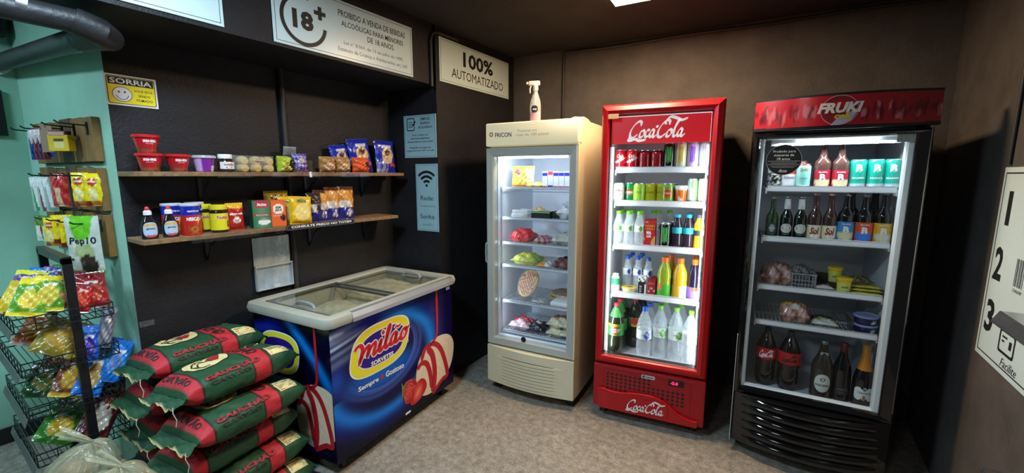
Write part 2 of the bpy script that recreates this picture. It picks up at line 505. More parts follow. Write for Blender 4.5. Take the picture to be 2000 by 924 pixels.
put(t, 'VOCÊ ESTÁ', .128, .069, .066, .012, INK, bold=.012)
put(t, 'SENDO', .130, .048, .042, .011, INK, bold=.012)
put(t, 'FILMADO', .130, .029, .056, .011, INK, bold=.012)
# posters on the pier reveal
R47 = math.radians(4.7)
def rev(x): return (x, 2.14 + (x + 2.02) * math.tan(R47) - .005)
BLUEP = mat('poster_board', C('#9fc4cc'), .35, noise=(3, .95, 1.03))
p = rev(-2.312)
t = sign('receipt_poster', 'small pale blue poster with a notepad icon on the pier side', 'poster', (p[0], p[1], 1.620), R47, .288, .290, m=BLUEP, line=.0015, inset=.008)
mk('notepad_icon', join(ring(rrect(.03, .10, .185, .272, .01), rrect(.036, .094, .191, .266, .007), -.0008),
   *[flat([(.045, z), (.082, z), (.082, z + .004), (.045, z + .004)], -.0009) for z in (.21, .225, .24)],
   flat([(.085, .215), (.112, .245), (.105, .252), (.078, .222)], -.001)), INK, t)
for s_, z, wd in (('SIMPLES', .262, .085), ('RÁPIDO', .235, .085), ('ECOLÓGICO', .208, .125)): put(t, s_, .195, z, wd, .018, bold=.02)
for s_, z, wd in (('Quer receber sua', .155, .14), ('nota fiscal eletrônica', .133, .17), ('diretamente no seu e-mail?', .111, .23), ('Preencher no totem do', .070, .19), ('pagamento seu CPF e e-mail', .048, .24)):
    put(t, s_, .145, z, wd, .013, bold=.01)
p = rev(-2.218)
t = sign('wifi_poster', 'tall pale blue poster with a wireless symbol on the pier side', 'poster', (p[0], p[1], 1.105), R47, .196, .472, m=BLUEP, line=.0015, inset=.008)
mk('wireless_symbol', join(arc(.098, .318, .108, .090, 45, 135), arc(.098, .318, .076, .058, 45, 135), arc(.098, .318, .044, .027, 45, 135), flat(ell(.098, .322, .010, .010, 16), -.0008)), INK, t)
put(t, 'Rede:', .10, .235, .12, .032); put(t, 'Duomercearias', .10, .180, .14, .014, GREYINK)
put(t, 'Senha:', .10, .105, .135, .032); put(t, 'duo0711', .10, .047, .09, .014, GREYINK)
# instruction sign on the right wall
t = sign('instruction_sign', 'large pale instruction board with steps 1 2 3 on the right wall', 'sign', (.702, 2.452, .775), -R90, .95, .755, line=.005, inset=.02, th=.006)
for s_, z in (('1', .60), ('2', .385), ('3', .175)): put(t, s_, .085 if s_ != '1' else .095, z, .075 if s_ != '1' else .035, .13, bold=.03)
mk('barcode', join(*[flat([(.235 + i * .009, .33), (.235 + i * .009 + w_, .33), (.235 + i * .009 + w_, .43), (.235 + i * .009, .43)], -.0008) for i, w_ in enumerate([.003, .005, .002, .004, .003, .005, .002, .003])]), INK, t)
put(t, '123456789', .27, .315, .07, .012)
mk('card_icon', join(ring(rrect(.20, .33, .075, .165, .012), rrect(.210, .32, .085, .155, .008), -.0008), flat([(.225, .135), (.265, .135), (.265, .142), (.225, .142)], -.0009),
    flat([(.225, .118), (.245, .118), (.245, .125), (.225, .125)], -.0009), flat([(.285, .105), (.305, .105), (.305, .135), (.285, .135)], -.0009)), INK, t)
put(t, 'Facilite', .305, .045, .13, .032, shear=.3)
# steel trays on the right wall
for z, y0, y1, dp, lab in ((.995, 2.02, 1.60, .075, 'brushed steel wall tray in front of the instruction board'), (.455, 1.97, 1.60, .08, 'brushed steel wall tray below the instruction board')):
    t = thing('steel_tray', lab, 'tray', (.700 - (.006 if z < .5 else 0) + .0, y0, z), -R90)
    wd = y0 - y1
    t.location.x = .695 if z > .5 else .711
    mk('tray_plate', rbox(0, wd, -dp, 0, .050, .056, .002, 1), STEEL, t)
    mk('front_lip', xf(rbox(0, wd, -.004, .0, -.045, .0, .0015, 1), (0, -dp + .004, .056), rx=math.radians(-25)), STEEL, t)
    mk('side_plate', prism([(0, .0), (.003, .0), (.003, .056), (0, .056)], -dp + .004, 0), STEEL, t)
t = tag(mk('wall_label', rbox(-.028, .028, 0, .002, -.014, .014, .0005, 1), mat('grey_tape', (.05, .05, .055), .5, noise=(90, .5, 2.2)), None), 'small grey label stuck low on the black wall beside the charcoal', 'label')
t.location = (-2.4575, .622, .812); t.rotation_euler = (0, 0, R90)
t = thing('wall_frame', 'dark framed panel on the green side wall', 'frame', (-3.575, .432, 1.71), R90)
mk('frame', join(box(-.3, -.275, -.012, 0, 0, .24), box(-.025, 0, -.012, 0, 0, .24), box(-.275, -.025, -.012, 0, 0, .02), box(-.275, -.025, -.012, 0, .22, .24)), BLK, t)
mk('panel', box(-.275, -.025, -.005, 0, .02, .22), mat('dark_panel', (.03, .035, .035), .3), t)
# ------------------------------------------------------------------ ice cream chest freezer
fO = (-1.757, 1.093, 0); fRZ = math.radians(95.37)
t = thing('chest_freezer', 'blue chest freezer with an ice cream print and sliding glass lids', 'freezer', fO, fRZ)
FZL, FZD, FZ0, FZ1 = .968, .60, .075, .785
VCP = mat('freezer_print', vc=True, rough=.16, spec=.3)
NAVY = C('#0d0a3c'); DEEP = C('#070522'); BRIGHT = C('#0d7fe0'); MIDB = C('#1a2fb0'); PALE = C('#a9c4f2')
def fz_col(s, z):
    # swirling blue print: rings round the logo
    dx, dz = (s - .30) * .70, z - .44
    rr = math.hypot(dx, dz); ang = math.atan2(dz, dx)
    c = mix(C('#120d4c'), DEEP, sm((.30 - z) * 4 + .25))
    if s > .78: c = mix(c, C('#140a38'), .6)
    # broad bright band: down the right side, along the bottom, out to the left edge
    rad = .272 + .045 * math.cos(ang - .5)
    wgt = 1. if -2.9 < ang < 1.25 else sm(1 - (ang - 1.25) / .35 if ang > 0 else 0)
    g = math.exp(-((rr - rad) / .030) ** 2)
    c = mix(c, C('#128cf8'), g * wgt)
    g = math.exp(-((rr - rad - .03) / .05) ** 2)
    c = mix(c, C('#0c2c9a'), g * wgt * .45)
    # glow behind the slogan
    g = math.exp(-(((s - .33) / .24) ** 2 + ((z - .43) / .085) ** 2) ** 2)
    c = mix(c, C('#1468d2'), g * .85)
    # fine pale rings round the logo
    r2 = math.hypot((s - .33) * .72, z - .53); a2 = math.atan2(z - .53, (s - .33) * .72)
    for rd, wd, am in ((.185, .0035, .75), (.197, .008, .4), (.222, .012, .3)):
        g = math.exp(-((r2 - rd) / wd) ** 2) * sm(.25 + math.cos(a2 + .95))
        c = mix(c, C('#5f80ea'), g * am)
    # pale folds coming in from the upper left
    for z0, wd, am in ((.735, .018, .95), (.668, .0085, 1.), (.700, .014, .4), (.630, .012, .4), (.585, .02, .25)):
        zc = z0 + .28 * s * s + .14 * s * (1 if z0 < .7 else .6)
        g = math.exp(-((z - zc) / wd) ** 2) * sm((.24 - s) / .2)
        c = mix(c, PALE, g * am)
    g = math.exp(-((z - .74 - .05 * s) / .03) ** 2) * math.exp(-((s - .25) / .15) ** 2)
    c = mix(c, MIDB, g * .8)
    g = math.exp(-((s - .02) / .05) ** 2) * math.exp(-((z - .50) / .06) ** 2)
    return mix(c, C('#1f5ad0'), g * .6)
def fl_col(tt, z):
    # left end print: t from the front edge
    c = DEEP
    zc = .40 + .9 * (tt - .0) if True else 0
    g = math.exp(-((tt - (.02 + .30 * sm((z - .45) / .33) ** 1.3)) / .035) ** 2) * sm((z - .38) * 8)
    c = mix(c, BRIGHT, g * .9)
    g = math.exp(-((tt - .36 - .25 * (z - .5)) / .07) ** 2)
    c = mix(c, C('#2014a0'), g * .35)
    g = math.exp(-((z - .72 + .2 * (tt - .45)) / .03) ** 2) * sm((tt - .35) * 8)
    return mix(c, MIDB, g * .7)
V, F, UV = grid(190, 140, lambda u, v: (u * FZL, 0, FZ0 + v * (FZ1 - FZ0)))
mk('front_panel', (V, F), VCP, t, cols=[fz_col(p[0], p[2]) for p in V])
V, F, UV = grid(100, 120, lambda u, v: (0, (1 - u) * FZD, FZ0 + v * (FZ1 - FZ0)))
mk('end_panel', (V, F), VCP, t, cols=[fl_col(p[1], p[2]) for p in V])
DARKB = mat('freezer_navy', NAVY, .35)
mk('body', join(box(.001, FZL, FZD - .03, FZD, FZ0, FZ1), box(FZL - .04, FZL, .001, FZD - .03, FZ0, FZ1), box(.002, FZL - .04, .002, FZD - .03, FZ0, .2), box(.001, .04, .001, FZD - .03, .2, FZ1), box(.04, FZL - .04, .001, .04, .2, FZ1)), DARKB, t)
LINER = mat('freezer_liner', C('#c9c3ae'), .45, noise=(9, .85, 1.1))
x0, x1, y0, y1 = .055, FZL - .055, .055, FZD - .055
mk('liner', join(box(x0 - .01, x1 + .01, y0 - .01, y1 + .01, .20, .21), box(x0 - .012, x0, y0, y1, .21, .80), box(x1, x1 + .012, y0, y1, .21, .80), box(x0, x1, y0 - .012, y0, .21, .80), box(x0, x1, y1, y1 + .012, .21, .80)), LINER, t)
mk('plinth', rbox(.03, FZL - .03, .03, FZD - .03, .045, .076, .004, 1), BLK, t)
for a, b in ((.07, .06), (FZL - .07, .06), (.07, FZD - .06), (FZL - .07, FZD - .06)):
    mk('caster', join(xf(lathe([(.006, -.011), (.0225, -.011), (.0225, .011), (.006, .011)], 16), (a, b, .0225), ry=R90), box(a - .014, a + .014, b - .016, b + .016, .0455, .05), box(a - .014, a - .0115, b - .008, b + .008, .02, .046)), BLK, t, True)
# rim of grey plastic with rounded corners and an aluminium front rail
RIM = mat('freezer_rim', C('#a9aa9a'), .38, noise=(5, .92, 1.06))
def loop(x0, x1, y0, y1, r, z, n=6): return [(x, y, z) for x, y in rrect(x0, x1, y0, y1, r, n)]
loops = [loop(-.005, FZL + .005, -.005, FZD + .005, .02, .780), loop(-.028, FZL + .028, -.028, FZD + .028, .045, .785), loop(-.034, FZL + .034, -.034, FZD + .034, .05, .808),
         loop(-.026, FZL + .026, -.026, FZD + .026, .045, .830), loop(-.006, FZL + .006, -.006, FZD + .006, .03, .834), loop(.03, FZL - .03, .03, FZD - .03, .012, .832), loop(.04, FZL - .04, .04, FZD - .04, .010, .80)]
n = len(loops[0]); V = [p for l in loops for p in l]
F = [(j * n + i, j * n + (i + 1) % n, (j + 1) * n + (i + 1) % n, (j + 1) * n + i) for j in range(len(loops) - 1) for i in range(n)]
mk('rim', (V, F), RIM, t, True)
sec = [(-.037, .786), (-.037, .806), (-.029, .833), (-.012, .8365), (-.012, .833), (-.027, .829), (-.034, .806), (-.034, .786)]
V = [(x, a, b) for x in (.115, FZL - .03) for a, b in sec]; k = len(sec)
F = [(i, (i + 1) % k, (i + 1) % k + k, i + k) for i in range(k)] + [tuple(reversed(range(k))), tuple(range(k, 2 * k))]
mk('front_rail', (V, F), mat('satin_aluminium', (.72, .72, .70), .35, metal=.85), t)
GL = glass('freezer_glass', (.86, .90, .88), 1.5, .03)
LFR = mat('lid_frame', (.12, .12, .115), .4)
for i, (a, b, z) in enumerate(((.045, .50, .822), (.46, FZL - .045, .812))):
    g = mk('glass_lid', box(a, b, .045, FZD - .045, z, z + .004), GL, t)
    mk('lid_frame', join(box(a, a + .008, .045, FZD - .045, z - .004, z + .006), box(b - .008, b, .045, FZD - .045, z - .004, z + .006), box(a, b, FZD - .055, FZD - .045, z - .004, z + .006)), LFR, g)
    hx = a + .035 if i == 0 else b - .035
    mk('handle', join(tube([(hx, .20, z + .004), (hx, .215, z + .022), (hx, .25, z + .028), (hx, .30, z + .028), (hx, .335, z + .022), (hx, .35, z + .004)], .008, 8), box(hx - .014, hx + .014, .195, .355, z + .003, z + .007)), mat('grey_handle', C('#8d9290'), .35), g, True)
# --- printed decals
def dec(name, vf, m, y=-.0012): return mk(name, ([(a, y, c) for a, b, c in vf[0]], vf[1]), m, t)
YL = mat('logo_yellow', C('#e9e22a'), .4); LW = mat('logo_white', (.85, .85, .83), .4); LP = mat('logo_purple', C('#2a1287'), .4); LR = mat('logo_red', C('#cf2330'), .4)
lx, lz = .325, .58
dec('logo_border', flat(ell(lx, lz, .215, .137, 48, 3.0, 0, .22)), LW, -.0010)
dec('logo_ring', flat(ell(lx, lz, .207, .129, 48, 3.0, 0, .22)), YL, -.0014)
dec('logo_border', flat(ell(lx + .005, lz, .170, .098, 48, 2.8, 0, .22)), LW, -.0018)
dec('logo_field', flat(ell(lx + .005, lz, .164, .092, 48, 2.8, 0, .22)), LP, -.0022)
MIL = [[(-.15, 1.15), (0, 1.38), (.3, 1.38), (.52, 1.0), (.5, .4), (.42, -.25)], [(.45, .0), (.7, .7), (1.0, 1.05), (1.12, .8), (1.05, .0)], [(1.06, .1), (1.3, .75), (1.6, 1.05), (1.72, .8), (1.65, .2), (1.8, .0), (2.05, .3)],
       [(2.05, .3), (2.25, 1.0), (2.2, .2), (2.38, 0), (2.62, .35)], [(2.62, .35), (2.95, 1.5), (2.92, 1.95), (2.78, 1.6), (2.78, .25), (2.95, .0), (3.2, .3)],
       [(3.8, .85), (3.55, 1.0), (3.28, .6), (3.35, .08), (3.62, .12), (3.82, .95)], [(3.84, 1.0), (3.8, .2), (3.98, 0), (4.25, .35)],
       [(4.62, 1.0), (4.34, .65), (4.4, .08), (4.72, .05), (4.92, .5), (4.65, 1.0)], [(4.65, .98), (4.9, .8), (5.15, .95)]]
def mil(grow, y):
    k = .0765
    tr = lambda p: (.118 + (p[0] + .2 + .22 * p[1]) * k, .545 + p[1] * .062 + .004 * p[0])
    parts = [stroke([tr(p) for p in st], .016, .024, .4, grow=grow) for st in MIL]
    parts.append(flat(ell(*tr((2.33, 1.55)), .012 + grow, .013 + grow, 16)))
    parts.append(stroke([tr(p) for p in ((3.5, 1.35), (3.68, 1.5), (3.9, 1.4), (4.1, 1.55))], .011, .014, .4, grow=grow))
    V, F = join(*parts); return [(a, y, c) for a, b, c in V], F
mk('lettering_outline', mil(.006, -.0026), LW, t); mk('lettering', mil(0, -.0030), LR, t)
put(t, 'SORVETES', .325, .505, .165, .026, LW, y=-.0028, bold=.04)
put(t, 'Sempre', .22, .400, .14, .034, LW, y=-.0014, bold=.03); put(t, '+', .315, .402, .028, .028, LR, y=-.0014, bold=.05)
put(t, 'Gostoso', .415, .402, .145, .034, LW, y=-.0014, bold=.03)
put(t, '®', .525, .535, .02, .022, LW, y=-.0014)
# scoop of ice cream with syrup and strawberries (printed), on front and end
CREAM = C('#e8d8bb')
def scoop_col(x, z):
    return tuple(c * (.86 + .16 * wob(x * 70, z * 60) * .6 + .1 * math.cos((x - .75) * 6)) for c in CREAM)
def blob(poly, cx, cz, rings=10):
    V = [(cx, cz)]; F = []; n = len(poly)
    for j in range(1, rings + 1):
        V += [(cx + (x - cx) * j / rings, cz + (z - cz) * j / rings) for x, z in poly]
    for i in range(n): F.append((0, 1 + i, 1 + (i + 1) % n))
    for j in range(rings - 1):
        a = 1 + j * n
        F += [(a + i, a + n + i, a + n + (i + 1) % n, a + (i + 1) % n) for i in range(n)]
    return V, F
SYR = mat('syrup_print', C('#b5202c'), .3)
def scoop(o, fx, suffix):
    """fx maps print x to a local point factory"""
    P = ell(0, 0, .196, .166, 44, 2.3, 0, .0)
    P = [(x * (1 if x > 0 else .95) + .775 + .10 * (z / .15) * .3, z + .295 - (.02 if x < 0 and z < 0 else 0)) for x, z in P]
    V, F = blob(P, .775, .29)
    q = mk('scoop_print', ([fx(x, z, 1) for x, z in V], F), VCM, o, cols=[scoop_col(x, z) for x, z in V])
    def ss(pts, a, b): 
        V, F = stroke(pts, a, b, .3)
        return [fx(x, z, 2) for x, _, z in V], F
    parts = [ss([(.803, .783), (.803, .60), (.798, .49), (.775, .455), (.72, .43)], .019, .021), ss([(.64, .36), (.68, .425), (.76, .43), (.83, .37), (.88, .25), (.895, .16), (.84, .15), (.77, .115), (.735, .1)], .026, .036),
             ss([(.70, .42), (.745, .36), (.765, .25), (.755, .15), (.73, .115)], .034, .044), ss([(.60, .32), (.64, .345), (.69, .32), (.72, .24), (.73, .14)], .026, .036)]
    mk('syrup_print', join(*parts), SYR, o)
    return q
scoop(t, lambda x, z, k: (x, -.0012 - .0006 * k, z), '')
def endfx(x, z, k):   # the same print wraps the left end, its x running from the front edge
    tt = .128 - (x - .775) * .85
    return (-.0012 - .0006 * k, max(.004, tt), z + .01)
scoop(t, endfx, '')
SBR = C('#c9242c')
def sb(cx, cz, rx, rz, rot, half):
    P = ell(0, 0, rx, rz, 30, 2.2)
    P = [(cx + (x * (1 - .25 * (-z / rz))) * math.cos(rot) - z * math.sin(rot), cz + (x * (1 - .25 * (-z / rz))) * math.sin(rot) + z * math.cos(rot)) for x, z in P]
    V, F = blob(P, cx, cz, 10); cols = []
    for i, (x, z) in enumerate(V):
        d = math.hypot((x - cx) / rx, (z - cz) / rz)
        c = SBR
        if half: c = mix(C('#e8574a'), C('#bb1a20'), sm(d * 1.3 - .2)); c = mix(c, C('#f0b49a'), .5 * math.exp(-(((x - cx) * math.cos(rot) + (z - cz) * math.sin(rot)) / .012) ** 2) * sm(1 - d))
        else: c = mix(C('#d93a3c'), C('#a5131c'), sm(d)); c = mix(c, C('#f2c0b0'), .6 * sm(math.sin(x * 420) * math.sin(z * 420) * 1.5 - .5))
        cols.append(c)
    return V, F, cols
V, F, c = sb(.525, .215, .058, .075, -.25, False); mk('strawberry_print', ([(x, -.0030, z) for x, z in V], F), VCM, t, cols=c)
V, F, c = sb(.60, .175, .055, .085, -.95, True); mk('strawberry_print', ([(x, -.0034, z) for x, z in V], F), VCM, t, cols=c)
dec('leaf_print', flat([(.46, .30), (.475, .27), (.49, .285), (.50, .30), (.48, .255), (.47, .215), (.455, .19), (.462, .235)]), mat('leaf_green', C('#5f9a3a'), .4), -.0028)
# part of a second logo oval on the end panel
def onend(P, x): return [(x, a, b) for a, b in P], [tuple(reversed(range(len(P))))]
mk('logo_border', onend(ell(.40, .585, .165, .115, 40, 2.8, 0, -.15), -.0010), LW, t)
mk('logo_ring', onend(ell(.40, .585, .158, .108, 40, 2.8, 0, -.15), -.0014), YL, t)
mk('logo_field', onend(ell(.40, .585, .128, .080, 40, 2.8, 0, -.15), -.0018), LP, t)
mk('rating_label', flat(rrect(.905, .945, .745, .765, .002), -.0016), WHITEP, t)
mk('warning_sticker', flat(rrect(.485, .53, .064, .078, .005) if FZ0 < .06 else rrect(.485, .53, .080, .094, .005), -.0016), WHITEP, t)
# frosted goods showing through the glass
FROST = mat('frosted_packets', C('#e6d6b8'), .7, noise=(9, .8, 1.12), bump=(30, .5))
for i, (a, b, zz, cx) in enumerate(((.060, .50, .755, .3), (.50, .905, .80, .7))):
    def fn(u, v, a=a, b=b, zz=zz, i=i):
        x = a + u * (b - a); y = .06 + v * (FZD - .12)
        e = min(u, 1 - u, v, 1 - v)
        h = zz - .05 + .022 * wob(x * 6, y * 5, i) + (.03 * math.sin(u * 2.6) if i else .045 * u)
        return x, y, .215 + (h - .215) * sm(e * 12) ** .35
    V, F, UV = grid(40, 34, fn)
    o = tag(mk('frozen_goods', (V, F), FROST, None, 'all'), ['heap of pale frosted ice cream packets under the near glass lid of the chest freezer', 'heap of pale frosted ice cream packets under the far glass lid of the chest freezer'][i], 'frozen goods')
    o['kind'] = 'stuff'
    o.location = fO; o.rotation_euler = (0, 0, fRZ)
# ------------------------------------------------------------------ upright coolers
FR = {'F': ((-1.671, 2.2253), 5.4), 'R': ((-.927, 2.3355), 9.2), 'K': ((-.165, 2.432), 5.0)}
def FP(fr, u, wd, z):
    (x, y), a = FR[fr]; a = math.radians(a)
    return (x + u * math.cos(a) - wd * math.sin(a), y + u * math.sin(a) + wd * math.cos(a), z)
def FA(fr): return math.radians(FR[fr][1])
LINERW = mat('cooler_liner', (.72, .75, .78), .4)
LIPW = mat('white_price_rail', (.78, .80, .82), .35)
WIRE = mat('white_wire', (.62, .65, .68), .4)
PANE = glass('door_glass', (.97, .98, .98), .7, .015)
LED = mat('led_strip', (.9, .95, 1), .5, emit=7., ecol=(.82, .92, 1.0))
def shell(t, W, w0, D, z0, z1, zf, th, ztop, body, liner=None):
    """hollow cabinet: front opening at depth w0"""
    liner = liner or LINERW
    mk('cabinet', join(box(0, th, w0, D, z0, z1), box(W - th, W, w0, D, z0, z1), box(th, W - th, D - .04, D, z0, z1),
                       box(th, W - th, w0, D - .04, ztop + .006, z1), box(th, W - th, w0, D - .04, z0, zf - .006)), body, t)
    mk('liner', join(box(th, th + .004, w0, D - .04, zf, ztop), box(W - th - .004, W - th, w0, D - .04, zf, ztop), box(th, W - th, D - .045, D - .04, zf, ztop),
                     box(th, W - th, w0, D - .04, ztop, ztop + .006), box(th, W - th, w0, D - .04, zf - .006, zf)), liner, t)
def fshelf(t, u0, u1, w0, w1, lip, lh, surf, lm=None, tilt=0.):
    rods = [box(u0 + (u1 - u0) * i / 26 - .0016, u0 + (u1 - u0) * i / 26 + .0016, w0 + .006, w1, surf - .006, surf - .001) for i in range(27)]
    rods += [box(u0, u1, y - .003, y + .003, surf - .012, surf - .006) for y in (w0 + .02, (w0 + w1) / 2, w1 - .01)]
    s = mk('shelf', join(*rods), WIRE, t)
    mk('price_rail', join(box(u0, u1, w0, w0 + .004, lip - lh, lip), box(u0, u1, w0, w0 + .012, lip - .004, lip), box(u0, u1, w0, w0 + .012, lip - lh, lip - lh + .004)), lm or LIPW, s)
    for sx in (u0 - .006, u1):
        mk('shelf_bracket', box(sx, sx + .006, w0 + .01, w1, surf - .03, surf), WIRE, s)
    return s
def dframe(u0, u1, z0, z1, bar_l, bar_r, bar_b, bar_t, w_back, w_front, ch):
    """mitred door frame with a chamfered outer edge"""
    def L(a, b, c, d, y): return [(u0 + a, y, z0 + c), (u1 - b, y, z0 + c), (u1 - b, y, z1 - d), (u0 + a, y, z1 - d)]
    loops = [L(0, 0, 0, 0, w_back), L(0, 0, 0, 0, w_front + ch), L(ch * .3, ch * .3, ch * .3, ch * .3, w_front + ch * .4), L(ch, ch, ch, ch, w_front), L(bar_l - .006, bar_r - .006, bar_b - .006, bar_t - .006, w_front + .004), L(bar_l, bar_r, bar_b, bar_t, w_front + .012), L(bar_l, bar_r, bar_b, bar_t, w_back)]
    V = [p for l in loops for p in l]; n = 4
    F = [(j * n + i, j * n + (i + 1) % n, (j + 1) * n + (i + 1) % n, (j + 1) * n + i) for j in range(len(loops) - 1) for i in range(n)]
    F += [(6 * n + i, 6 * n + (i + 1) % n, (i + 1) % n, i) for i in range(n)]
    return V, F
def bow(u0, u1, z0, z1, w, sag, th, n=16):
    """panel bowed forward in plan"""
    V, F = [], []
    for i in range(n + 1):
        t_ = i / n; u = u0 + (u1 - u0) * t_; y = w - sag * (1 - (2 * t_ - 1) ** 2)
        V += [(u, y, z0), (u, y, z1), (u, w + th, z1), (u, w + th, z0)]
    for i in range(n):
        a = 4 * i
        for k in range(4): F.append((a + k, a + 4 + k, a + 4 + (k + 1) % 4, a + (k + 1) % 4))
    F += [(0, 1, 2, 3), tuple(reversed((4 * n, 4 * n + 1, 4 * n + 2, 4 * n + 3)))]
    return V, F
def bowed(vf2, u0, u1, w, sag, x, z, y=-.0012):
    V = []
    for a, b in vf2[0]:
        u = x + a; t_ = (u - u0) / (u1 - u0)
        V.append((u, w - sag * (1 - (2 * t_ - 1) ** 2) + y, z + b))
    return V, vf2[1]

# ---- cream upright freezer
CREAMP = mat('cream_enamel', C('#d8cfae'), .35, noise=(3, .95, 1.04))
GREYFR = mat('grey_door_frame', C('#a7aca5'), .35)
t = thing('upright_freezer', 'cream upright freezer with a glass door and slatted base, beside the pier', 'freezer', FP('F', 0, 0, 0), FA('F'))
W = .632
shell(t, W, .055, .64, .07, 1.825, .395, .052, 1.63, CREAMP, mat('freezer_liner_white', (.66, .72, .80), .4))
[mk('foot', box(a, a + .05, b, b + .05, 0, .07), BLK, t) for a in (.02, W - .07) for b in (.06, .57)]
mk('kickplate', box(.02, W - .02, .08, .09, .012, .075), BLK, t)
hd = mk('header', rbox(0, W, -.008, .06, 1.682, 1.828, .010, 3), mat('cream_header', C('#e6dcb6'), .3, emit=.28, ecol=C('#f0dfb0')), t, True)
put(hd, 'FRICON', .132, 1.752, .118, .028, mat('navy_print', C('#232a55'), .4), y=-.0095, bold=.012)
mk('emblem', join(ring(ell(.044, 1.757, .014, .014, 24), ell(.044, 1.757, .008, .008, 24), -.0095), ), mat('red_print', C('#a03040'), .4), hd)
PALEINK = mat('pale_grey_print', C('#b3aa90'), .4)
put(hd, 'Presente em', .30, 1.772, .13, .016, PALEINK, y=-.0095); put(hd, 'mais de 100 países', .335, 1.745, .22, .022, PALEINK, y=-.0095)
mk('door_frame', dframe(.0, W - .008, .345, 1.672, .052, .050, .052, .054, .05, -.004, .006), GREYFR, t)
mk('door_glass', box(.045, W - .052, .018, .024, .39, 1.625), PANE, t)
mk('hinge_post', box(W - .020, W, .0, .055, .345, 1.68), CREAMP, t)
mk('handle', join(tube([(-.001, .012, 1.05), (-.012, .008, 1.04), (-.014, .008, .98), (-.012, .008, .92), (-.001, .012, .91)], .006, 8)), GREYFR, t, True)
ls = mk('led_strip', join(box(.075, .54, .062, .078, 1.606, 1.622)), LED, t)
area('led_light', (.31, .075, 1.602), (math.radians(38), 0, 0), .46, .02, (.80, .90, 1.0), 1.9, ls)
area('led_light', (.078, .075, 1.0), (0, math.radians(-90), math.radians(35)), 1.1, .015, (.80, .90, 1.0), 1.9, ls)
gr = mk('base_panel', bow(0, W, .075, .335, -.004, .035, .06), CREAMP, t, True)
mk('louvre_recess', bow(.05, W - .05, .098, .277, -.010, .0335, .004), BLK, t)
for i in range(8):
    mk('louvre', bow(.05, W - .05, .098 + i * .0225, .098 + i * .0225 + .0185, -.013, .0345, .006), CREAMP, gr, True)
for lip in (1.425, 1.222, 1.052, .895, .643, .425): fshelf(t, .066, W - .066, .085, .52, lip, .018, lip - .006, mat('grey_price_rail', (.60, .66, .70), .35))
mk('thermometer', xf(lathe([(.013, 0), (.016, .002), (.016, .006), (.012, .007), (0, .007)], 20), (.275, .0105, .415), rx=R90), mat('dial_white', (.8, .8, .8), .4), t, True)
mk('thermometer_ring', xf(lathe([(.0125, 0), (.018, 0), (.018, .003), (.0125, .003)], 24), (.275, .005, .415), rx=R90), BLKM, t)

# ---- red cola cooler
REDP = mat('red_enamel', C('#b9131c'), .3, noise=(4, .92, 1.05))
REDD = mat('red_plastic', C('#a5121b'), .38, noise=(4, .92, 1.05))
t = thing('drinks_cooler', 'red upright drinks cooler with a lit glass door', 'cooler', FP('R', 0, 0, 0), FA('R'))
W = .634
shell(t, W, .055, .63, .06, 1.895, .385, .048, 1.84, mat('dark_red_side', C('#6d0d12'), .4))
for a in (.03, W - .08):
    for b in (.06, .55): mk('foot', lathe([(.022, 0), (.025, .004), (.016, .02), (.016, .06)], 12), BLK, t).location = (a + .025, b + .02, 0)
mk('door_frame', dframe(.0, W, .355, 1.892, .048, .056, .056, .058, .05, -.020, .034), REDP, t)
mk('door_gasket', dframe(.044, W - .052, .405, 1.838, .010, .010, .010, .010, .05, .0, .002), BLK, t)
mk('door_glass', box(.046, W - .054, .016, .022, .41, 1.836), PANE, t)
REDL = mat('lit_red_panel', C('#c4141f'), .35, emit=.55, ecol=C('#d8202a'))
hp = mk('header_panel', box(.052, W - .060, .026, .032, 1.675, 1.828), REDL, t)
mk('panel_border', join(box(.052, W - .060, .024, .0255, 1.824, 1.830), box(W - .064, W - .060, .024, .0255, 1.675, 1.826)), mat('lit_white_line', (.9, .9, .9), .4, emit=.8), hp)
CC = [[(1.3, 1.5), (1.28, 1.95), (.95, 2.1), (.45, 1.6), (.15, .8), (.25, .1), (.65, .0), (1.1, .45)], [(.2, .25), (.1, -.3), (.5, -.35), (1.0, -.2), (1.5, -.42), (2.3, -.28)],
      [(1.75, .95), (1.45, .7), (1.4, .15), (1.65, .03), (1.92, .4), (1.85, .85), (1.7, .9)], [(2.5, .8), (2.3, .95), (2.08, .5), (2.2, .05), (2.55, .25)],
      [(3.05, .85), (2.85, .95), (2.62, .5), (2.72, .05), (2.95, .2), (3.12, .9)], [(3.14, .98), (3.05, .2), (3.2, .02), (3.45, .3)], [(3.2, 1.25), (3.32, 1.35), (3.44, 1.27)],
      [(4.75, 1.5), (4.73, 1.95), (4.4, 2.1), (3.9, 1.6), (3.6, .8), (3.7, .1), (4.1, .0), (4.55, .45)], [(4.35, 1.55), (4.25, 2.0), (4.7, 2.5), (5.4, 2.35), (6.1, 2.05), (6.75, 2.3)],
      [(5.05, .95), (4.75, .7), (4.7, .15), (4.95, .03), (5.22, .4), (5.15, .85), (5.0, .9)], [(5.25, .5), (5.6, 1.3), (5.85, 2.0), (5.7, 2.05), (5.52, 1.2), (5.5, .2), (5.68, .02), (5.9, .3)],
      [(6.4, .85), (6.2, .95), (5.97, .5), (6.07, .05), (6.3, .2), (6.47, .9)], [(6.49, .98), (6.4, .2), (6.55, .02), (6.85, .35)]]
def cola(x, z, wd, ht, grow=0.):
    """script logo as flat 2d art, centred on x,z"""
    def tr(p): return (x + (p[0] + .18 * p[1] - 3.65) / 7.3 * wd, z + (p[1] - 1.05) / 3.0 * ht)
    k = ht / 3.0
    return join(*[stroke([tr(p) for p in s], .10 * k, .40 * k, .95, 6, grow=grow) for s in CC])
LITW = mat('lit_white_print', (.85, .85, .82), .4, emit=.5)
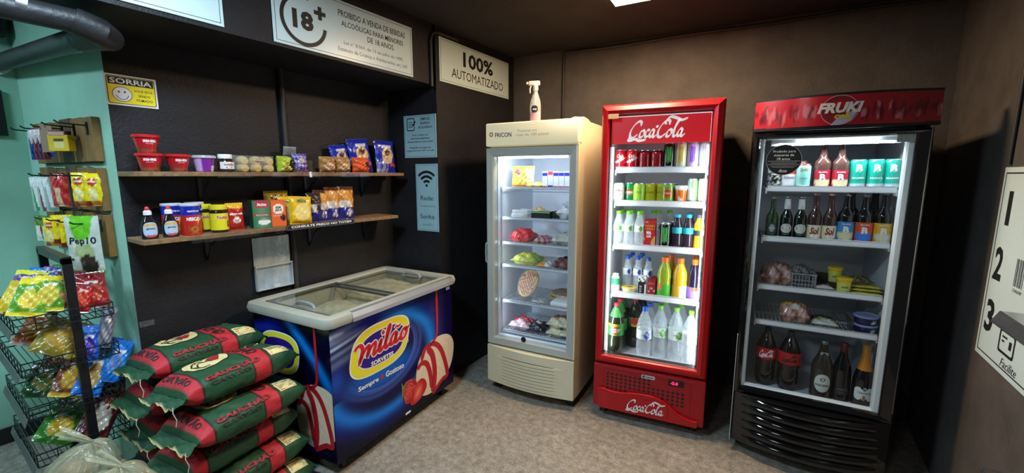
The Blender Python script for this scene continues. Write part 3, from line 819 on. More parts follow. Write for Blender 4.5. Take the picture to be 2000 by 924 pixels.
V, F = cola(.305, 1.752, .315, .125); mk('lettering', ([(a, .0245, c) for a, b, c in V], F), LITW, hp)
mk('price_tag', rbox(.040, .098, -.019, -.015, 1.812, 1.838, .001, 1), mat('beige_tag', C('#b9a274'), .5), t)
ls = mk('led_strip', join(box(.058, .066, .040, .052, .42, 1.66)), LED, t)
mk('led_strip', join(box(W - .076, W - .068, .040, .052, .42, 1.66)), LED, t)
area('led_light', (.072, .050, 1.03), (0, math.radians(-90), math.radians(38)), 1.2, .012, (.86, .95, 1.0), 2.2, ls)
area('led_light', (W - .082, .050, 1.03), (0, math.radians(90), math.radians(-38)), 1.2, .012, (.86, .95, 1.0), 2.2, ls)
for lip in (1.548, 1.354, 1.091, .792): fshelf(t, .075, W - .066, .085, .52, lip, .036, lip - .019)
# lower fascia with vent holes, display and wave
lf = mk('lower_fascia', rbox(0, W, -.012, .05, .072, .350, .008, 2), REDD, t)
holes = []
for r in range(6):
    for c in range(17):
        u = .088 + c * .0268; z = .298 - r * .0235
        if r < 2 and c > 9: continue
        if r == 4 and 4 < c < 12: continue
        if r == 5 and c < 14: continue
        if r == 4 and c < 5 and False: continue
        if c > 16: continue
        holes.append(flat(ell(u, z, .0088, .0080, 12), -.0128))
mk('ventilation_holes', join(*holes), BLK, t)
mk('vent_frame', ring([(.062, .17), (.56, .13), (.56, .325), (.062, .325)], [(.064, .172), (.558, .132), (.558, .323), (.064, .323)], -.0126), mat('dark_red_line', C('#5a0a0e'), .5), lf)
wave = [(.03, .075), (.60, .055), (.60, .105), (.58, .108), (.54, .112), (.48, .135), (.43, .185), (.37, .205), (.30, .205), (.23, .200), (.16, .190), (.10, .190), (.05, .200), (.03, .195)]
ws = spline([(.035, .192), (.06, .198), (.10, .190), (.16, .188), (.23, .200), (.30, .206), (.37, .203), (.43, .180), (.49, .135), (.55, .110), (.60, .106)], 5)
wv = mk('wave_fascia', prism([(.035, .072), (.60, .072)] + [(float(a), float(b)) for a, b in reversed(ws)], -.026, -.012), REDP, t)
mk('wave_edge', tube([(float(a), -.024, float(b)) for a, b in ws], .006, 8), REDP, wv, True)
mk('logo_plate', prism(rrect(.20, .44, .093, .178, .02), -.031, -.026), REDP, wv)
V, F = cola(.32, .137, .225, .088); mk('lettering', ([(a, -.0318, c) for a, b, c in V], F), WHITEINK, wv)
mk('maker_badge', join(flat(rrect(.285, .362, .308, .330, .008), -.0131)), mat('badge_silver', C('#c3c8c0'), .35), lf)
put(lf, 'Imbera', .333, .319, .042, .012, mat('badge_blue', C('#1d3c8f'), .4), y=-.0137, bold=.03)
mk('badge_mark', flat(ell(.299, .319, .008, .008, 16), -.0137), mat('badge_green', C('#1e6e4a'), .4), lf)
dp = mk('display', rbox(.435, .520, -.0150, -.011, .293, .330, .001, 1), BLK, t)
put(dp, '-2.0', .468, .312, .04, .018, mat('red_led_digits', C('#ff1040'), .5, emit=5., ecol=C('#ff1848')), y=-.0157, bold=.03)

# ---- black curved cooler
GLB = mat('gloss_black', (.006, .006, .007), .10, coat=.5)
t = thing('beer_cooler', 'black upright cooler with a curved red header and glass door', 'cooler', FP('K', 0, 0, 0), FA('K'))
W = .660
shell(t, W, .055, .64, .06, 1.80, .352, .046, 1.70, BLKM, mat('beer_cooler_liner', (.50, .53, .56), .4))
[mk('foot', box(a, a + .05, b, b + .05, 0, .06), BLK, t) for a in (.03, W - .08) for b in (.08, .56)]
mk('door_frame', dframe(.0, W, .345, 1.700, .030, .056, .035, .026, .05, -.012, .012), GLB, t)
mk('inner_frame', dframe(.030, W - .054, .378, 1.676, .020, .024, .006, .004, .05, .010, .002), mat('white_inner_frame', (.62, .66, .66), .4), t)
mk('door_glass', box(.028, W - .052, .002, .008, .375, 1.678), PANE, t)
mk('door_trim', box(W - .012, W - .009, -.0135, -.012, .40, 1.70), mat('thin_chrome', (.4, .4, .42), .3, metal=1), t)
mk('side_trim', box(-.003, .0, -.010, .02, .06, .66), mat('silver_trim', (.45, .46, .45), .4), t)
mk('handle', tube([(.012, -.014, 1.07), (.010, -.030, 1.06), (.010, -.034, .96), (.010, -.030, .86), (.012, -.014, .85)], .008, 8), GLB, t, True)
hb = mk('header_top', bow(-.006, W + .02, 1.848, 1.862, .02, .072, .04), BLKM, t, True)
mk('header_band', bow(-.006, W + .02, 1.712, 1.726, .014, .06, .03), BLKM, t, True)
u0, u1 = -.004, W + .018
V, F, UV = grid(160, 26, lambda u, v: (u0 + u * (u1 - u0), .016 - .068 * (1 - (2 * u - 1) ** 2), 1.722 + v * .130))
rh = random.Random(4)
FIG = [(rh.random(), .25 + .35 * rh.random(), .006 + .010 * rh.random(), .12 + .16 * rh.random(), rh.random() * 1.2 - .6, rh.random() < .72) for _ in range(95)]
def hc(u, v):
    c = mix(C('#c61f28'), C('#7d141e'), sm(u * 1.15))  # lamp falloff towards the right put into the print colour
    for fu, fv, ru, rv, sh, dark in FIG:
        if abs(fu - .47) < .115: continue
        d = ((u - fu - sh * .03 * (v - fv)) / ru) ** 2 + ((v - fv) / rv) ** 2
        if d < 1: c = mix(c, C('#4a0a14') if dark else C('#c9707a'), .75 * (1 - d) ** .4)
    return c
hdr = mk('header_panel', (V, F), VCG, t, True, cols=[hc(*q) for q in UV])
mk('header_body', bow(u0, u1, 1.722, 1.852, .018, .066, .03), BLKM, t, True)
B_ = lambda vf3, m, nm, y: mk(nm, bowed(drop(vf3), u0, u1, .016, .068, 0, 0, y), m, hdr)
B_(flat(ell(.320, 1.787, .067, .063, 40)), mat('header_red', C('#7d1a22'), .3), 'logo_disc', -.0012)
B_(ring(ell(.320, 1.787, .069, .065, 40), ell(.320, 1.787, .066, .062, 40)), mat('pale_pink_print', C('#b58a8c'), .4), 'logo_ring', -.0016)
B_(flat([(.292, 1.722), (.330, 1.722), (.366, 1.742), (.388, 1.785), (.384, 1.792), (.345, 1.768), (.315, 1.752)]), mat('lilac_print', C('#a59ab4'), .4), 'logo_swoosh', -.0018)
mk('lettering', bowed(Tfit('FRUKI', .165, .046, bold=.05, shear=.25), u0, u1, .016, .068, .322, 1.797, -.0026), mat('silver_print', C('#c9c5bd'), .35), hdr)
mk('lettering', bowed(Tfit('cola', .062, .026, bold=.05, shear=.25), u0, u1, .016, .068, .335, 1.762, -.0026), mat('olive_yellow_print', C('#b5a63c'), .4), hdr)
ls = mk('led_strip', box(.19, .50, .070, .086, 1.668, 1.686), LED, t)
mk('led_cover', box(.08, W - .08, .088, .094, 1.645, 1.69), LINERW, t)
area('led_light', (.33, .085, 1.655), (math.radians(30), 0, 0), .44, .02, (.80, .90, 1.0), 7., ls)
for lip in (1.446, 1.186, .928, .734): fshelf(t, .080, W - .072, .095, .52, lip, .029, lip - .012)
mk('price_label', rbox(W - .118, W - .056, -.0015, .0, 1.642, 1.682, .0005, 1), mat('grey_label', C('#8d9088'), .5, noise=(60, .6, 1.1)), t)
st = mk('age_sticker', flat(ell(.132, 1.573, .0735, .0735, 48), .0008), INK, t)
mk('sticker_rim', ring(ell(.132, 1.573, .0735, .0735, 48), ell(.132, 1.573, .0715, .0715, 48), .0004), mat('grey_rim', (.4, .4, .4), .5), st)
for s_, z, wd, h in (('Proibido para', 1.612, .092, .014), ('menores de', 1.596, .082, .012), ('18 anos.', 1.578, .056, .012), ('duo', 1.521, .034, .016)):
    put(st, s_, .132, z, wd, h, WHITEINK, y=.0003, bold=.01)
for z, wd, h in ((1.567, .13, .0012), (1.558, .105, .004), (1.551, .13, .004), (1.543, .11, .003), (1.537, .09, .003)):
    mk('print_line', flat([(.132 - wd / 2, z - h / 2), (.132 + wd / 2, z - h / 2), (.132 + wd / 2, z + h / 2), (.132 - wd / 2, z + h / 2)], .0003), mat('dim_print', (.22, .22, .22), .5) if h < .005 and h > .0015 else WHITEINK, st)
gp = mk('grille_panel', bow(.004, W - .004, .062, .342, .004, .062, .05), GLB, t, True)
for i in range(6):
    z = .070 + i * .045
    def slat(z=z):
        V, F = [], []
        n, m = 24, 6
        for i_ in range(n + 1):
            a = i_ / n; u = .03 + (W - .06) * a
            for j in range(m + 1):
                b = j / m
                y = -.002 - .064 * (1 - (2 * a - 1) ** 2) - .016 * math.sin(math.pi * (b * .75 + .12)) * min(1, 6 * min(a, 1 - a) + .15)
                V.append((u, y, z + b * .038))
        for i_ in range(n):
            for j in range(m):
                p = i_ * (m + 1) + j
                F.append((p, p + m + 1, p + m + 2, p + 1))
        return V, F
    mk('grille_slat', slat(), GLB, t, 'all')
# ------------------------------------------------------------------ product builders
def lcol(prof, n, fn):
    """printed lathe: fn(angle from the front, z) -> colour"""
    V, F = lathe(prof, n)
    return (V, F), [fn(math.atan2(x, -y), z) for x, y, z in V]
CANLID = mat('can_lid', (.72, .73, .74), .3, metal=.9)
def can(name, label, group, r, h, fn, texts=(), m=None, cat='can', loc=(0, 0, 0), rz=0.):
    t = thing(name, label, cat, loc, rz, group)
    k = 12
    prof = [(r * .80, 0), (r * .84, .003), (r, .010)] + [(r, .010 + (h - .026) * i / k) for i in range(1, k + 1)] + [(r * .93, h - .008), (r * .84, h - .003)]
    vf, c = lcol(prof, 28, lambda a, z: fn(a, z / h)); mk('can_body', vf, m or VCG, t, True, c)
    l = mk('can_lid', lathe([(r * .84, h - .004), (r * .85, h), (r * .80, h), (r * .78, h - .003), (0, h - .003)], 24), CANLID, t, True)
    mk('pull_tab', box(-.006, .006, -r * .45, .004, h - .003, h - .0012), CANLID, l)
    for s_, wd, ht, z, mm, kw in texts:
        mk('lettering', oncyl(Tfit(s_, wd, ht, **kw), r + .0005, z), mm, t)
    return t
def bottle(name, label, group, prof, bm, cap=None, labels=(), liquid=None, texts=(), cat='bottle', n=24, loc=(0, 0, 0), rz=0.):
    t = thing(name, label, cat, loc, rz, group)
    mk('bottle_body', lathe(prof, n), bm, t, True)
    if liquid: mk('liquid', lathe(liquid[0], n), liquid[1], t, True)
    if cap:
        cr, z0, z1, cm = cap
        mk('cap', lathe([(cr, z0), (cr, z1 - .002), (cr * .9, z1), (0, z1)], 18), cm, t, True)
    for z0, z1, r0, r1, fn in labels:
        prof2 = [(r0 + (r1 - r0) * i / 8, z0 + (z1 - z0) * i / 8) for i in range(9)]
        V, F = lathe(prof2, 32); F = F[:-2]
        mk('label_band', (V, F), VCM, t, True, [fn(math.atan2(x, -y), (z - z0) / (z1 - z0)) for x, y, z in V])
    for s_, wd, ht, z, r, mm, kw in texts:
        mk('lettering', oncyl(Tfit(s_, wd, ht, **kw), r, z, kw.pop('ang', 0.) if False else 0.), mm, t)
    return t
def oval_label(t, r, z, hw, hh, m, name='front_label', p=2.4, rfn=None):
    V, F = blob(ell(0, 0, hw, hh, 28, p), 0, 0, 4)
    return mk(name, oncyl((V, F), rfn or r, z), m, t)
def pillow(W, H, T_, fn, nu=20, nv=24, a=2.6, b=3.0, wr=.25, seed=0., crimp=.06, fq=1., back=True):
    V, F, Cc = [], [], []
    for side in ((-1, 1) if back else (-1,)):
        o = len(V)
        for j in range(nv + 1):
            for i in range(nu + 1):
                u, v = i / nu, j / nv
                U, Q = 2 * u - 1, (2 * v - 1)
                q = min(1., abs(Q) / (1 - crimp))
                t_ = max(0, 1 - abs(U) ** a) ** .6 * max(0, 1 - q ** b) ** .6
                e = wr * T_ / 2 * wob(u * 6 * fq, v * 7 * fq, seed + side * 1.7) * (t_ ** .5)
                x = U * W / 2 * (1 - .07 * t_ * (abs(U) > .5)) * (1 - .03 * math.sin(v * math.pi))
                V.append((x, side * (T_ / 2 * t_) + e, v * H)); Cc.append(fn(u, v, side))
        for j in range(nv):
            for i in range(nu):
                p = o + j * (nu + 1) + i
                q_ = (p, p + 1, p + nu + 2, p + nu + 1)
                F.append(q_ if side < 0 else tuple(reversed(q_)))
    return V, F, Cc
def bag(name, label, W, H, T_, fn, loc, rz, tilt=0., cat='packet', group=None, m=None, seed=0., roll=0., texts=(), **k):
    """film packet standing at loc facing local -y; tilt leans it back; seals are parts"""
    t = thing(name, label, cat, loc, rz, group, rx=-tilt, ry=roll)
    V, F, c = pillow(W, H, T_, fn, seed=seed, **k)
    mk('packet_body', (V, F), m or VCF, t, 'all', c)
    for z0, z1 in ((-.004, .006), (H - .006, H + .004)):
        n = 14; P = []; 
        for i in range(n + 1): P.append((-W * .485 + W * .97 * i / n, z0 if z0 < 0 else z1 - (.003 if i % 2 else 0)))
        q = [(a, b) for a, b in P] + [(a, z1 if z0 < 0 else z0) for a, b in reversed(P)]
        vf = flat(q if z0 < 0 else list(reversed(q)), 0.)
        mk('seal', vf, m or VCF, t, cols=[fn(sm(x / W + .5), sm(z / H), -1) for x, y, z in vf[0]])
    for s_, wd, ht, x, z, mm, kw in texts:
        V2, F2 = Tfit(s_, wd, ht, **kw); V3 = []
        for a_, b_ in V2:
            u = sm((x + a_) / W + .5); v = sm((z + b_) / H)
            q = min(1., abs(2 * v - 1) / .94)
            th = max(0, 1 - abs(2 * u - 1) ** k.get('a', 2.6)) ** .6 * max(0, 1 - q ** k.get('b', 3.0)) ** .6
            e = k.get('wr', .25) * T_ / 2 * wob(u * 6 * k.get('fq', 1.), v * 7 * k.get('fq', 1.), seed - 1.7) * th ** .5
            V3.append((x + a_, -T_ / 2 * th + e - .0015, z + b_))
        mk('lettering', (V3, F2), mm, t)
    return t
def carton(name, label, W, D, H, cf, loc, rz, cat='box', group=None, side=None, texts=(), bev=.0015):
    t = thing(name, label, cat, loc, rz, group)
    mk('carton', rbox(-W / 2, W / 2, 0, D, 0, H, bev, 1), mat('carton_' + side[1:], side, .5), t)
    V, F, UV = grid(16, 24, lambda u, v: (-W / 2 + .001 + u * (W - .002), -.0004, .001 + v * (H - .002)))
    mk('front_print', (V, F), VCM, t, cols=[cf(*q) for q in UV])
    for s_, wd, ht, x, z, mm, kw in texts: mk('lettering', onflat(Tfit(s_, wd, ht, **kw), x, z, -.0010), mm, t)
    return t
M_ = lambda h, **k: mat('print_' + h[1:], h, .45, **k)
WATER = mat('clear_pet', (.80, .86, .90), .06, alpha=.26, spec=.6)
COLA = mat('dark_cola', (.012, .006, .005), .10, coat=.3)
GREENB = mat('green_glass', (.020, .055, .018), .07, coat=.4)
DKGREENB = mat('dark_green_glass', (.006, .012, .007), .07, coat=.4)
AMBER = mat('amber_glass', (.030, .010, .006), .07, coat=.4)
FLINT = mat('pale_amber_glass', (.075, .034, .026), .07, coat=.4)
BLACKB = mat('black_glass', (.006, .006, .007), .07, coat=.4)
w3 = C('#e8ebea')
def solid(h): 
    c = C(h); return lambda *a: c

# ------------------------------------------------------------------ contents of the red cooler
RA = FA('R')
def row(proto, wd):
    return proto['label'] + (', third row' if wd > .245 else ', back row') if wd > .17 else None
def inR(proto, u, wd, z, label=None): return dup(proto, FP('R', u, wd, z), RA, label or row(proto, wd))
def colacan(a, z):
    c = C('#c8141e')
    if abs(z - .5 - .10 * math.sin(a * 1.6)) < .035 + .03 * math.cos(a): c = C('#e9dcd8')
    return c
g = 'red cola cans on the top shelf of the red cooler'
p = can('cola_can', 'red cola can with a white wave on the top shelf', g, .033, .118, colacan, [('Cola', .040, .020, .082, WHITEINK, dict(shear=.3, bold=.02))], loc=FP('R', .093, .135, 1.529), rz=RA)
for u, wd in ((.160, .135), (.093, .21), (.160, .21)): inR(p, u, wd, 1.529)
g = 'dark red cola cans on the top shelf of the red cooler'
p = can('cola_can', 'darker red cola can with a black top on the top shelf', g, .033, .114, lambda a, z: C('#1a0809') if z > .88 else C('#9e121b'), [('Cola', .044, .024, .065, M_('#4a0a0e'), dict(shear=.3, bold=.02))], loc=FP('R', .229, .14, 1.529), rz=RA)
for u, wd in ((.297, .14), (.231, .215), (.299, .215)): inR(p, u, wd, 1.529)
def clawcan(base, claw):
    def f(a, z): return C('#8d8f90') if z > .95 else C(base)
    return f
CLAW = [[(-.010, .050), (-.012, .02), (-.011, -.03), (-.014, -.055)], [(-.001, .048), (0, .01), (-.001, -.03), (-.002, -.06)], [(.010, .050), (.011, .015), (.009, -.03), (.011, -.052)]]
def claw(t, r, z, m, s=1.):
    mk('claw_mark', oncyl(drop(join(*[stroke([(a * s, b * s) for a, b in q], .004 * s, .0075 * s, 0., 5) for q in CLAW])), r + .0006, z), m, t)
def energy(label, base, mark, u, wd, z0, txt=None, tm=None):
    t = can('energy_drink_can', label, None, .0305, .152, clawcan(base, mark), [], loc=FP('R', u, wd, z0), rz=RA)
    claw(t, .0305, .088, M_(mark), .85)
    if txt: mk('lettering', oncyl(Tfit(txt, .044, .010, bold=.02), .031, .018), tm or WHITEINK, t)
    return t
e1 = energy('tall black energy drink can with green claw marks on the top shelf', '#0d1411', '#3fae3f', .364, .135, 1.529, 'MONSTER')
energy('tall silver energy drink can with a yellow face', '#c9c3a0', '#c2a51e', .427, .135, 1.529)
energy('tall silver energy drink can with a purple face', '#b9a9d0', '#7a24c8', .489, .135, 1.529)
energy('tall white energy drink can at the end of the top shelf', '#c9cfd4', '#8f979c', .550, .135, 1.529)
for c, (u, h1) in zip(('#c2a51e', '#7a24c8'), ((.441, '#cdb83a'), (.508, '#8a2fd2'))):
    pass
# second shelf
def guarana(bg, top):
    def f(a, z):
        e = (a / .85) ** 2 + ((z - .52) / .17) ** 2
        if e < 1: return C('#efe9e4') if abs(z - .50) < .055 else C('#c93a28')
        if z < .18: return C('#3f9a4a') if bg == '#e4e8e6' else C('#0e6a34')
        return C(bg)
    return f
can('soda_can', 'white guarana soda can with a red emblem in the red cooler', None, .032, .118, guarana('#e4e8e6', 0), [('GUARANÁ', .040, .009, .058, M_('#8a1c1c'), dict(bold=.03))], loc=FP('R', .090, .125, 1.335), rz=RA)
can('soda_can', 'green guarana soda can with a red emblem next to the white one', None, .032, .118, guarana('#12904a', 0), [('GUARANÁ', .040, .009, .058, M_('#8a1c1c'), dict(bold=.03))], loc=FP('R', .147, .162, 1.335), rz=RA)
can('soda_can', 'light green citrus soda can in the red cooler', None, .032, .116, solid('#9fce3e'), [('CITRUS', .042, .012, .064, M_('#4a6b14'), dict())], loc=FP('R', .206, .135, 1.335), rz=RA)
p = can('soda_can', 'yellow lemonade soda can in the red cooler', 'yellow soda cans', .032, .116, solid('#d9cf2a'), [('LEMONADE', .048, .011, .064, M_('#6b6410'), dict())], loc=FP('R', .266, .163, 1.335), rz=RA)
inR(p, .323, .197, 1.335, 'yellow lemonade soda can half hidden behind another can')
def olive(a, z):
    e = (a / .75) ** 2 + ((z - .52) / .22) ** 2
    return C('#b8432a') if e < 1 else C('#6f9436')
can('soda_can', 'olive green soda can with a red badge in the red cooler', None, .033, .116, olive, [('TUCHAUA', .036, .010, .062, M_('#e8d8c0'), dict())], loc=FP('R', .368, .135, 1.335), rz=RA)
can('soda_can', 'olive green soda can standing behind the red badge can', None, .033, .116, solid('#5c8a3a'), loc=FP('R', .385, .21, 1.335), rz=RA)
t = thing('juice_cup', 'orange printed juice cup with a white foil lid in the red cooler', 'cup', FP('R', .438, .135, 1.335), RA)
vf, c = lcol([(.026, 0), (.028, .002)] + [(.028 + .006 * i / 8, .002 + .086 * i / 8) for i in range(1, 9)], 26, lambda a, z: C('#e0661c') if z < .078 else w3); mk('cup_body', vf, VCG, t, True, c)
mk('cup_lid', lathe([(.035, .088), (.0365, .089), (.0365, .104), (.034, .106), (0, .106)], 24), WHITEP, t, True)
mk('splash_print', oncyl(drop(join(*[stroke([(-.01 + i * .007, -.02), (-.012 + i * .008, .012 - i * .006)], .002, .004) for i in range(4)])), .0335, .038), WHITEINK, t)
def slim(c1, c2, c3):
    def f(a, z): return C(c3) if z < .14 else (C(c1) if a > .1 + .5 * math.sin(z * 6) else C(c2))
    return f
p = can('slim_can', 'slim pale green drink can in the red cooler', None, .0265, .145, slim('#7fd06a', '#cfe2d4', '#3c8a62'), loc=FP('R', .498, .135, 1.335), rz=RA)
p = can('slim_can', 'slim pale pink drink can at the shelf end in the red cooler', None, .0265, .145, slim('#e89aa4', '#f0dcd2', '#c8447a'), loc=FP('R', .553, .135, 1.335), rz=RA)
# third shelf
def pet(R, H, neck=.0125): return [(R * .55, 0), (R * .92, .004), (R, .014), (R * .98, H * .30), (R * .93, H * .36), (R, H * .42), (R, H * .62), (R * .90, H * .70), (R * .62, H * .81), (neck * 1.3, H * .90), (neck, H * .92), (neck, H * .95)]
def wl(spot):
    def f(a, z):
        c = C('#dfe6e4')
        if ((a - .55) / .42) ** 2 + ((z - .5) / .42) ** 2 < 1: c = C(spot)
        return c
    return f
GCAP = mat('green_cap', C('#7bd12e'), .4); BCAP = mat('blue_cap', C('#1f62d6'), .4); CCAP = mat('cyan_cap', C('#1fa6c4'), .4); OCAP = mat('orange_cap', C('#e8731c'), .4); RCAP = mat('red_cap', C('#d8323a'), .4)
pg = bottle('water_bottle', 'small clear water bottle with a bright green cap in the red cooler', 'small green capped water bottles', pet(.0295, .212), WATER, (.0155, .194, .213, GCAP), [(.092, .130, .0298, .0298, wl('#4f9f2c'))], loc=FP('R', .094, .13, 1.072), rz=RA)
for u, wd in ((.155, .13), (.217, .13), (.097, .20), (.158, .20), (.220, .20), (.160, .27), (.100, .27), (.285, .25), (.315, .25), (.375, .30)): inR(pg, u, wd, 1.072)
t = carton('juice_carton', 'tall red apple juice carton in the red cooler', .066, .05, .165, lambda u, v: C('#e0a060') if (v < .42 and u > .82 - .2 * math.sin(v * 9)) or (.28 < v < .36 and u < .08) else C('#bf1e22'), FP('R', .280, .115, 1.072), RA, side='#a8181d', texts=[('MA', .028, .020, -.004, .090, WHITEINK, dict(bold=.05)), ('ÇÃ', .028, .020, -.004, .068, WHITEINK, dict(bold=.05)), ('DEL', .020, .008, -.018, .152, M_('#e8d8c0'), dict())])
mk('gold_frame', join(ring([(-.028, .108), (.026, .108), (.026, .136), (-.028, .136)], [(-.026, .110), (.024, .110), (.024, .134), (-.026, .134)], -.0010)), M_('#f0a040'), t)
mk('lettering', join(onflat(Tfit('NUTRI', .040, .008, bold=.04), -.001, .128, -.0011), onflat(Tfit('SUCO', .034, .008, bold=.04), -.001, .116, -.0011)), M_('#f0a040'), t)
mk('gable_top', prism([(-.033, .165), (.033, .165), (.033, .172), (-.02, .168)], .0, .05), mat('carton_a8181d'), t)
energy('black energy drink can with green claw marks among the juice bottles', '#0d1411', '#3fae3f', .367, .12, 1.072, 'MONSTER')
energy('black energy drink can half hidden behind another among the juice bottles', '#0c0e14', '#2a2a34', .396, .205, 1.072)
DKP = mat('dark_plum_drink', (.030, .014, .026), .1, coat=.3)
pb = bottle('juice_bottle', 'dark drink bottle with a cyan cap and band in the red cooler', 'cyan capped dark bottles', pet(.029, .205, .0135), DKP, (.0165, .186, .204, CCAP), [(.095, .130, .0293, .0293, solid('#2fa7b4'))], loc=FP('R', .430, .13, 1.072), rz=RA)
for u, wd in ((.489, .13), (.491, .20), (.493, .27)): inR(pb, u, wd, 1.072)
OJ = mat('orange_juice', C('#e8a81c'), .25, coat=.3)
t = bottle('juice_bottle', 'small orange juice bottle at the shelf end in the red cooler', None, [(.020, 0), (.028, .006), (.026, .05), (.024, .085), (.030, .12), (.029, .15), (.016, .178), (.0135, .19)], OJ, (.0155, .188, .206, M_('#5a5a70')), [(.088, .118, .0285, .0305, lambda a, z: C('#2a2a30') if a < .2 else C('#e8e0c0'))], loc=FP('R', .545, .13, 1.072), rz=RA)
# fourth shelf
p = bottle('yogurt_bottle', 'small green and white drink bottle in the corner of the red cooler', None, [(.022, 0), (.026, .004), (.026, .045), (.0245, .05), (.026, .055), (.026, .095), (.019, .108), (.017, .112)], WHITEP, (.019, .112, .121, WHITEP), [(.055, .095, .0264, .0264, solid('#35a865'))], loc=FP('R', .090, .125, .774), rz=RA)
pw = bottle('water_bottle', 'small clear water bottle with a dark blue cap in the red cooler', 'small blue capped water bottles', pet(.0275, .215), WATER, (.014, .197, .216, BCAP), [(.098, .140, .0278, .0278, wl('#2a3fae'))], loc=FP('R', .142, .24, .774), rz=RA)
for u, wd in ((.205, .24), (.270, .23), (.147, .31), (.210, .31), (.152, .38), (.214, .38)): inR(pw, u, wd, .774)
t = thing('snack_cup', 'small round snack cup with a yellow foil lid in the red cooler', 'cup', FP('R', .171, .145, .774), RA)
mk('cup_body', lathe([(.034, 0), (.036, .003), (.044, .034), (.045, .036)], 26), M_('#e3d9b8'), t, True)
vf, c = lcol([(.046, .036), (.047, .039), (.040, .041), (.024, .0412), (0, .0412)], 26, lambda a, z: C('#d8b22a')); mk('foil_lid', vf, VCG, t, True, c)
mk('lid_print', [[(x, y, .0418) for x, y in ell(.004, -.010, .018, .010, 20)], [tuple(range(20))]], M_('#6a4a1c'), t)
t = carton('drink_carton', 'small black and white milk drink carton in the red cooler', .048, .045, .118, lambda u, v: C('#e8e8e4') if (v > .72 and wob(u * 6, v * 8) > -.3) or (u > .82 and v < .6) else C('#15161a'), FP('R', .249, .118, .774), RA, side='#d8d8d4', texts=[('CHOCO', .014, .045, -.008, .040, WHITEINK, dict())])
p = carton('drink_carton', 'small dark red juice carton in the red cooler', .048, .04, .105, lambda u, v: C('#d0a890') if ((u - .2) / .12) ** 2 + ((v - .3) / .07) ** 2 < 1 or ((u - .85) / .12) ** 2 + ((v - .33) / .07) ** 2 < 1 else C('#9c1c24'), FP('R', .304, .118, .774), RA, side='#861820', group='small dark red juice cartons', texts=[('SUCO', .034, .010, 0, .080, M_('#d88a6a'), dict(bold=.03)), ('UVA', .018, .014, 0, .05, M_('#e8d0c0'), dict(bold=.03))])
inR(p, .315, .180, .774)
def jb(label, col, lab, u, wd, group=None, R=.041, H=.245):
    return bottle('juice_bottle', label, group, [(R * .8, 0), (R, .006), (R * .98, .09), (R * .94, .11), (R, .13), (R * .88, H * .68), (R * .55, H * .82), (R * .42, H * .88)], mat('juice_' + col[1:], col, .2, coat=.4), (R * .48, H * .87, H, OCAP), [(.012, .085, R * 1.006, R * 1.0, lab)], loc=FP('R', u, wd, .774), rz=RA)
jb('large green fruit juice bottle with an orange cap in the red cooler', '#8f9c1e', lambda a, z: C('#d86a3a') if a < -.2 and z > .55 else C('#3fa42c'), .374, .14)
jb('large orange juice bottle with a white label in the red cooler', '#dba324', lambda a, z: C('#e6e4ee') if a > .1 else C('#dba324'), .459, .14, R=.0415)
jb('dark purple grape juice bottle with an orange cap in the red cooler', '#1a1230', lambda a, z: C('#d8583a') if z > .66 and abs(a - .1) < .6 else (C('#8a6ad0') if a < .3 else C('#a8c8dc')), .538, .135, R=.036)
jb('amber juice bottle standing behind the large green juice bottle', '#b3941f', solid('#a86a1c'), .405, .235)
jb('dark juice bottle standing behind the grape juice bottle', '#241a30', solid('#4a3a60'), .540, .225, R=.036)
# bottom: two litre bottles
def big(R, H): return [(R * .55, 0), (R * .80, .004), (R * .86, .016), (R, .05), (R * .97, H * .30), (R * .91, H * .36), (R * .98, H * .42), (R, H * .55), (R * .97, H * .62), (R * .80, H * .74), (R * .48, H * .86), (.014, H * .91), (.0135, H * .95)]
GDARK = mat('dark_green_pet', (.012, .020, .008), .1, coat=.3)
def glab(a, z):
    e = ((a - .1) / .5) ** 2 + ((z - .45) / .34) ** 2
    if e < 1: return C('#e8e0d8') if abs(z - .42) < .09 else C('#cc3420')
    return C('#d8a020') if z > .8 and a < .4 else C('#2f9e3c')
pz = bottle('soda_bottle', 'large guarana soda bottle with a red cap and green label', 'large guarana soda bottles', big(.050, .325), GDARK, (.0155, .300, .322, RCAP), [(.125, .20, .0500, .0500, glab)], texts=[('GUARANÁ', .044, .014, .160, .0508, M_('#a01818'), dict(bold=.03))], loc=FP('R', .104, .115, .386), rz=RA)
mk('bottle_shoulder', lathe([(.0405, .241), (.0245, .281), (.0150, .297)], 24), mat('green_pet', C('#3f9a46'), .15, coat=.3), pz, True)
for u, wd in ((.106, .222), (.108, .328)): inR(pz, u, wd, .386)
pz2 = bottle('soda_bottle', 'large guarana soda bottle with a dark yellow label in the red cooler', 'large dark label guarana bottles', big(.050, .325), GDARK, (.0155, .300, .322, RCAP), [(.145, .205, .0500, .0500, lambda a, z: C('#cc3420') if ((a - .1) / .4) ** 2 + ((z - .62) / .4) ** 2 < 1 else (C('#e0c02a') if abs(a - .1) < .45 else C('#5f6a50')))], loc=FP('R', .198, .27, .386), rz=RA)
for u, wd in ((.204, .378), (.208, .485)): inR(pz2, u, wd, .386)
def big_label(spot, side=1):
    def f(a, z):
        if ((a * side - .45) / .42) ** 2 + ((z - .45) / .46) ** 2 < 1 and wob(a * 5, z * 5, 1) > -.5: return C(spot)
        return C('#dde4e2')
    return f
px = bottle('water_bottle', 'large clear water bottle with a blue cap in the red cooler', 'large blue capped water bottles', big(.0455, .318), WATER, (.0155, .292, .316, BCAP), [(.122, .180, .0452, .0452, big_label('#2f4fb8'))], texts=[('água', .022, .012, .150, .0460, GREYINK, dict())], loc=FP('R', .274, .125, .386), rz=RA)
for u, wd in ((.293, .222), (.316, .335)): inR(px, u, wd, .386)
